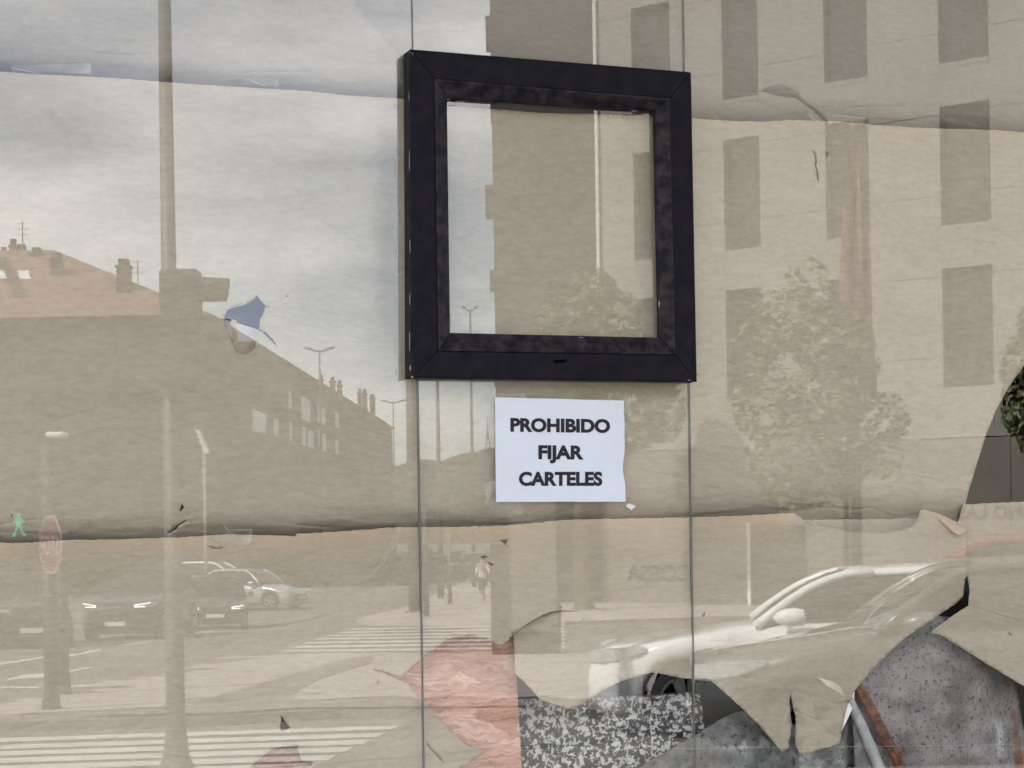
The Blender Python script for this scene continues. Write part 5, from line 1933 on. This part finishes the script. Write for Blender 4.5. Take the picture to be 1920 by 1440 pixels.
    for a in ax:
        for s in (1, -1):
            y = s * (W / 2 - .10)
            mb = MB(False)
            nn = 28
            pr = [(-.10, .78), (-.10, .96), (-.07, 1.0), (.07, 1.0), (.10, .96), (.10, .70)]
            rr_ = [[mb.vert((a + wheel_r * q * cos(2 * pi * k / nn), y + s * o_, wheel_r + wheel_r * q * sin(2 * pi * k / nn))) for k in range(nn)] for o_, q in pr]
            for r0, r1 in zip(rr_, rr_[1:]):
                for k in range(nn):
                    mb.face((r0[k], r0[(k + 1) % nn], r1[(k + 1) % nn], r1[k]))
            mb.face(rr_[0])
            w = mb.build('wheel', 'tyre', e, smooth_=True)
            if detail:
                mb = MB(False)
                for k in range(5):
                    an = 2 * pi * k / 5
                    d = Vector((cos(an), 0, sin(an)))
                    t = Vector((-sin(an), 0, cos(an)))
                    c = Vector((a, y + s * .085, wheel_r))
                    mb.prism([c + d * .03 + t * .035, c + d * wheel_r * .70 + t * .055, c + d * wheel_r * .70 - t * .055, c + d * .03 - t * .035], (0, s * .02, 0))
                mb.tube([(a, y + s * .07, wheel_r), (a, y + s * .112, wheel_r)], .05, 12)
                nn2 = 24
                mb2 = [[mb.vert((a + wheel_r * q * cos(2 * pi * k / nn2), y + s * o_, wheel_r + wheel_r * q * sin(2 * pi * k / nn2))) for k in range(nn2)] for o_, q in ((.085, .66), (.105, .68), (.105, .74), (.07, .74))]
                for r0, r1 in zip(mb2, mb2[1:]):
                    for k in range(nn2):
                        mb.face((r0[k], r0[(k + 1) % nn2], r1[(k + 1) % nn2], r1[k]))
                mb.build('rim', 'rim', w)
    return e
def place(e, px, Y, head, z=None, py=1200):
    """head: heading of the nose as seen in the mirror, degrees from picture-right towards depth"""
    x = ray(px, py).dot(RGT) * Y
    p = cw(x, Y, zg(Y) if z is None else z)
    a = radians(head)
    dx, dy = cos(a), sin(a)
    wx, wy = dx * cos(PSI) + dy * sin(PSI), dx * sin(PSI) - dy * cos(PSI)
    e.location = p
    e.rotation_euler = (0, 0, atan2(wy, wx))
def pxm(px, Y, dm):
    return px + dm * F_PX / Y
def nose_at(px_nose, Y, L, head):
    return pxm(px_nose, Y, -L / 2 * cos(radians(head)))
c1 = car('parked_car', 'white saloon car parked nearest the office, its nose beside the totem', 'car_white', L=4.6, H=1.46, hood=.86, belt=.98, ws0=.325, ws1=.50, rr=.82)
place(c1, nose_at(1112, 17.6, 4.6, 174), 17.6, 174)
c2 = car('parked_car', 'dark grey glossy car parked in front of the white saloon', 'car_mid', L=4.4, H=1.50, hood=.88, belt=1.0)
place(c2, nose_at(1298, 14.6, 4.4, 177), 14.6, 177)
c3 = car('parked_car', 'red car whose roof shows behind the white saloon', 'car_red', L=4.2, H=1.52, detail=False)
place(c3, pxm(1850, 23, .1), 23, 170, z=.02)
c4 = car('moving_car', 'dark sport utility car with square white running lights, seen head-on', 'car_dark', L=4.5, W=1.95, H=1.72, hood=1.05, belt=1.15, wheel_r=.37, drl=True)
place(c4, 268, 49, -96, py=1195)
c5 = car('moving_car', 'dark saloon with thin running lights beside the tall mast', 'car_graph', L=4.5, W=1.85, H=1.5, drl=True)
place(c5, 406, 57, -82, py=1165)
c6 = car('moving_car', 'silver hatchback turned three-quarters right behind the dark saloon', 'car_silver', L=4.2, H=1.5)
place(c6, 474, 72, -25, py=1120)
c7 = car('moving_car', 'white estate car half hidden behind the silver hatchback', 'car_white', L=4.6, H=1.68, hood=1.0, belt=1.1)
place(c7, 405, 80, -12, py=1100)
c8 = car('moving_car', 'dark van-like car cut off at the left picture edge', 'car_graph', L=4.7, W=1.9, H=1.75, hood=1.05, belt=1.15, wheel_r=.36)
place(c8, 40, 44, -70, py=1200)
far_lb = ['far small car left of the slim posts', 'far small car between the slim posts', 'far small silver car behind the walking pedestrian', 'far pale car at the left of the far traffic']
for k, (px, Y, h, pt) in enumerate(((812, 118, -85, 'car_graph'), (862, 122, -88, 'car_dark'), (888, 112, -80, 'car_silver'), (700, 125, -30, 'car_graph'))):
    f = car('far_car', far_lb[k], pt, detail=False, drl=True, group='far cars down the street')
    place(f, px, Y, h, py=1070)

# ---- pedestrian
def skin_mesh(name, verts, edges, radii, mt, parent, root=0, sub=2):
    me = bpy.data.meshes.new(name)
    me.from_pydata([tuple(v) for v in verts], edges, [])
    o = bpy.data.objects.new(name, me)
    COL.objects.link(o)
    o.parent = parent
    me.materials.append(M[mt])
    s = o.modifiers.new('skin', 'SKIN')
    for i, r in enumerate(radii):
        me.skin_vertices[0].data[i].radius = r if hasattr(r, '__len__') else (r, r)
        me.skin_vertices[0].data[i].use_root = (i == root)
    s.use_smooth_shade = True
    d = o.modifiers.new('sub', 'SUBSURF')
    d.levels = d.render_levels = sub
    return o
Yp_ = 71.0
xp_, _ = at(906, 1135, Yp_)
pe = empty('person', cw(xp_, Yp_, zg(Yp_) + KERB))
tag(pe, 'person in white shirt and dark shorts walking along the far pavement', 'person')
pe.rotation_euler = (0, 0, radians(-100))
# local: x forward, y left, z up
J = dict(pelvis=(0, 0, .94), waist=(.01, 0, 1.10), chest=(.02, 0, 1.34), neck=(.03, 0, 1.50), head0=(.05, 0, 1.60), head1=(.05, 0, 1.70),
         shl=(.02, .18, 1.42), ell=(-.10, .24, 1.16), wrl=(-.02, .25, .94), hal=(.02, .25, .86), shr=(.02, -.18, 1.42), elr=(.06, -.25, 1.15), wrr=(.22, -.24, .98), har=(.28, -.23, .93),
         hil=(0, .09, .90), knl=(.18, .10, .52), anl=(.06, .10, .12), tol=(.22, .10, .05), hir=(0, -.09, .90), knr=(.02, -.10, .48), anr=(-.22, -.10, .13), tor=(-.10, -.10, .04))
names = list(J)
E = [('pelvis', 'waist'), ('waist', 'chest'), ('chest', 'neck'), ('neck', 'head0'), ('head0', 'head1'), ('chest', 'shl'), ('shl', 'ell'), ('ell', 'wrl'), ('wrl', 'hal'), ('chest', 'shr'), ('shr', 'elr'), ('elr', 'wrr'), ('wrr', 'har'),
     ('pelvis', 'hil'), ('hil', 'knl'), ('knl', 'anl'), ('anl', 'tol'), ('pelvis', 'hir'), ('hir', 'knr'), ('knr', 'anr'), ('anr', 'tor')]
RAD = dict(pelvis=(.14, .11), waist=(.13, .10), chest=(.16, .11), neck=.055, head0=(.08, .09), head1=(.085, .10), shl=.06, ell=.042, wrl=.03, hal=(.025, .04), shr=.06, elr=.042, wrr=.03, har=(.025, .04), hil=.095, knl=.06, anl=.042, tol=(.045, .03), hir=.095, knr=.06, anr=.042, tor=(.045, .03))
skin_mesh('body', [J[n] for n in names], [(names.index(a), names.index(b)) for a, b in E], [RAD[n] for n in names], 'skin', pe)
def cloth(name, ns, es, mt, grow):
    skin_mesh(name, [J[n] if isinstance(n, str) else n for n in ns], es, [tuple(g * grow + .012 for g in (RAD[n] if hasattr(RAD[n], '__len__') else (RAD[n], RAD[n]))) if isinstance(n, str) else (.085, .085) for n in ns], mt, pe)
cloth('shirt', ['waist', 'chest', 'neck', 'shl', 'ell', 'shr', 'elr', 'pelvis'], [(7, 0), (0, 1), (1, 2), (1, 3), (3, 4), (1, 5), (5, 6)], 'shirt', 1.06)
cloth('shorts', ['pelvis', 'hil', 'knl', 'hir', 'knr'], [(0, 1), (1, 2), (0, 3), (3, 4)], 'shorts', 1.12)
skin_mesh('hair', [(.02, 0, 1.66), (.04, 0, 1.76), (.0, 0, 1.70)], [(0, 1), (0, 2)], [(.095, .10), (.08, .09), (.08, .08)], 'hair', pe)
for s, a in ((1, 'tol'), (-1, 'tor')):
    p = Vector(J[a])
    skin_mesh('shoe', [p + Vector((-.15, 0, .0)), p + Vector((-.02, 0, 0)), p + Vector((.10, 0, -.01))], [(0, 1), (1, 2)], [(.05, .05), (.05, .045), (.04, .03)], 'shoe', pe)
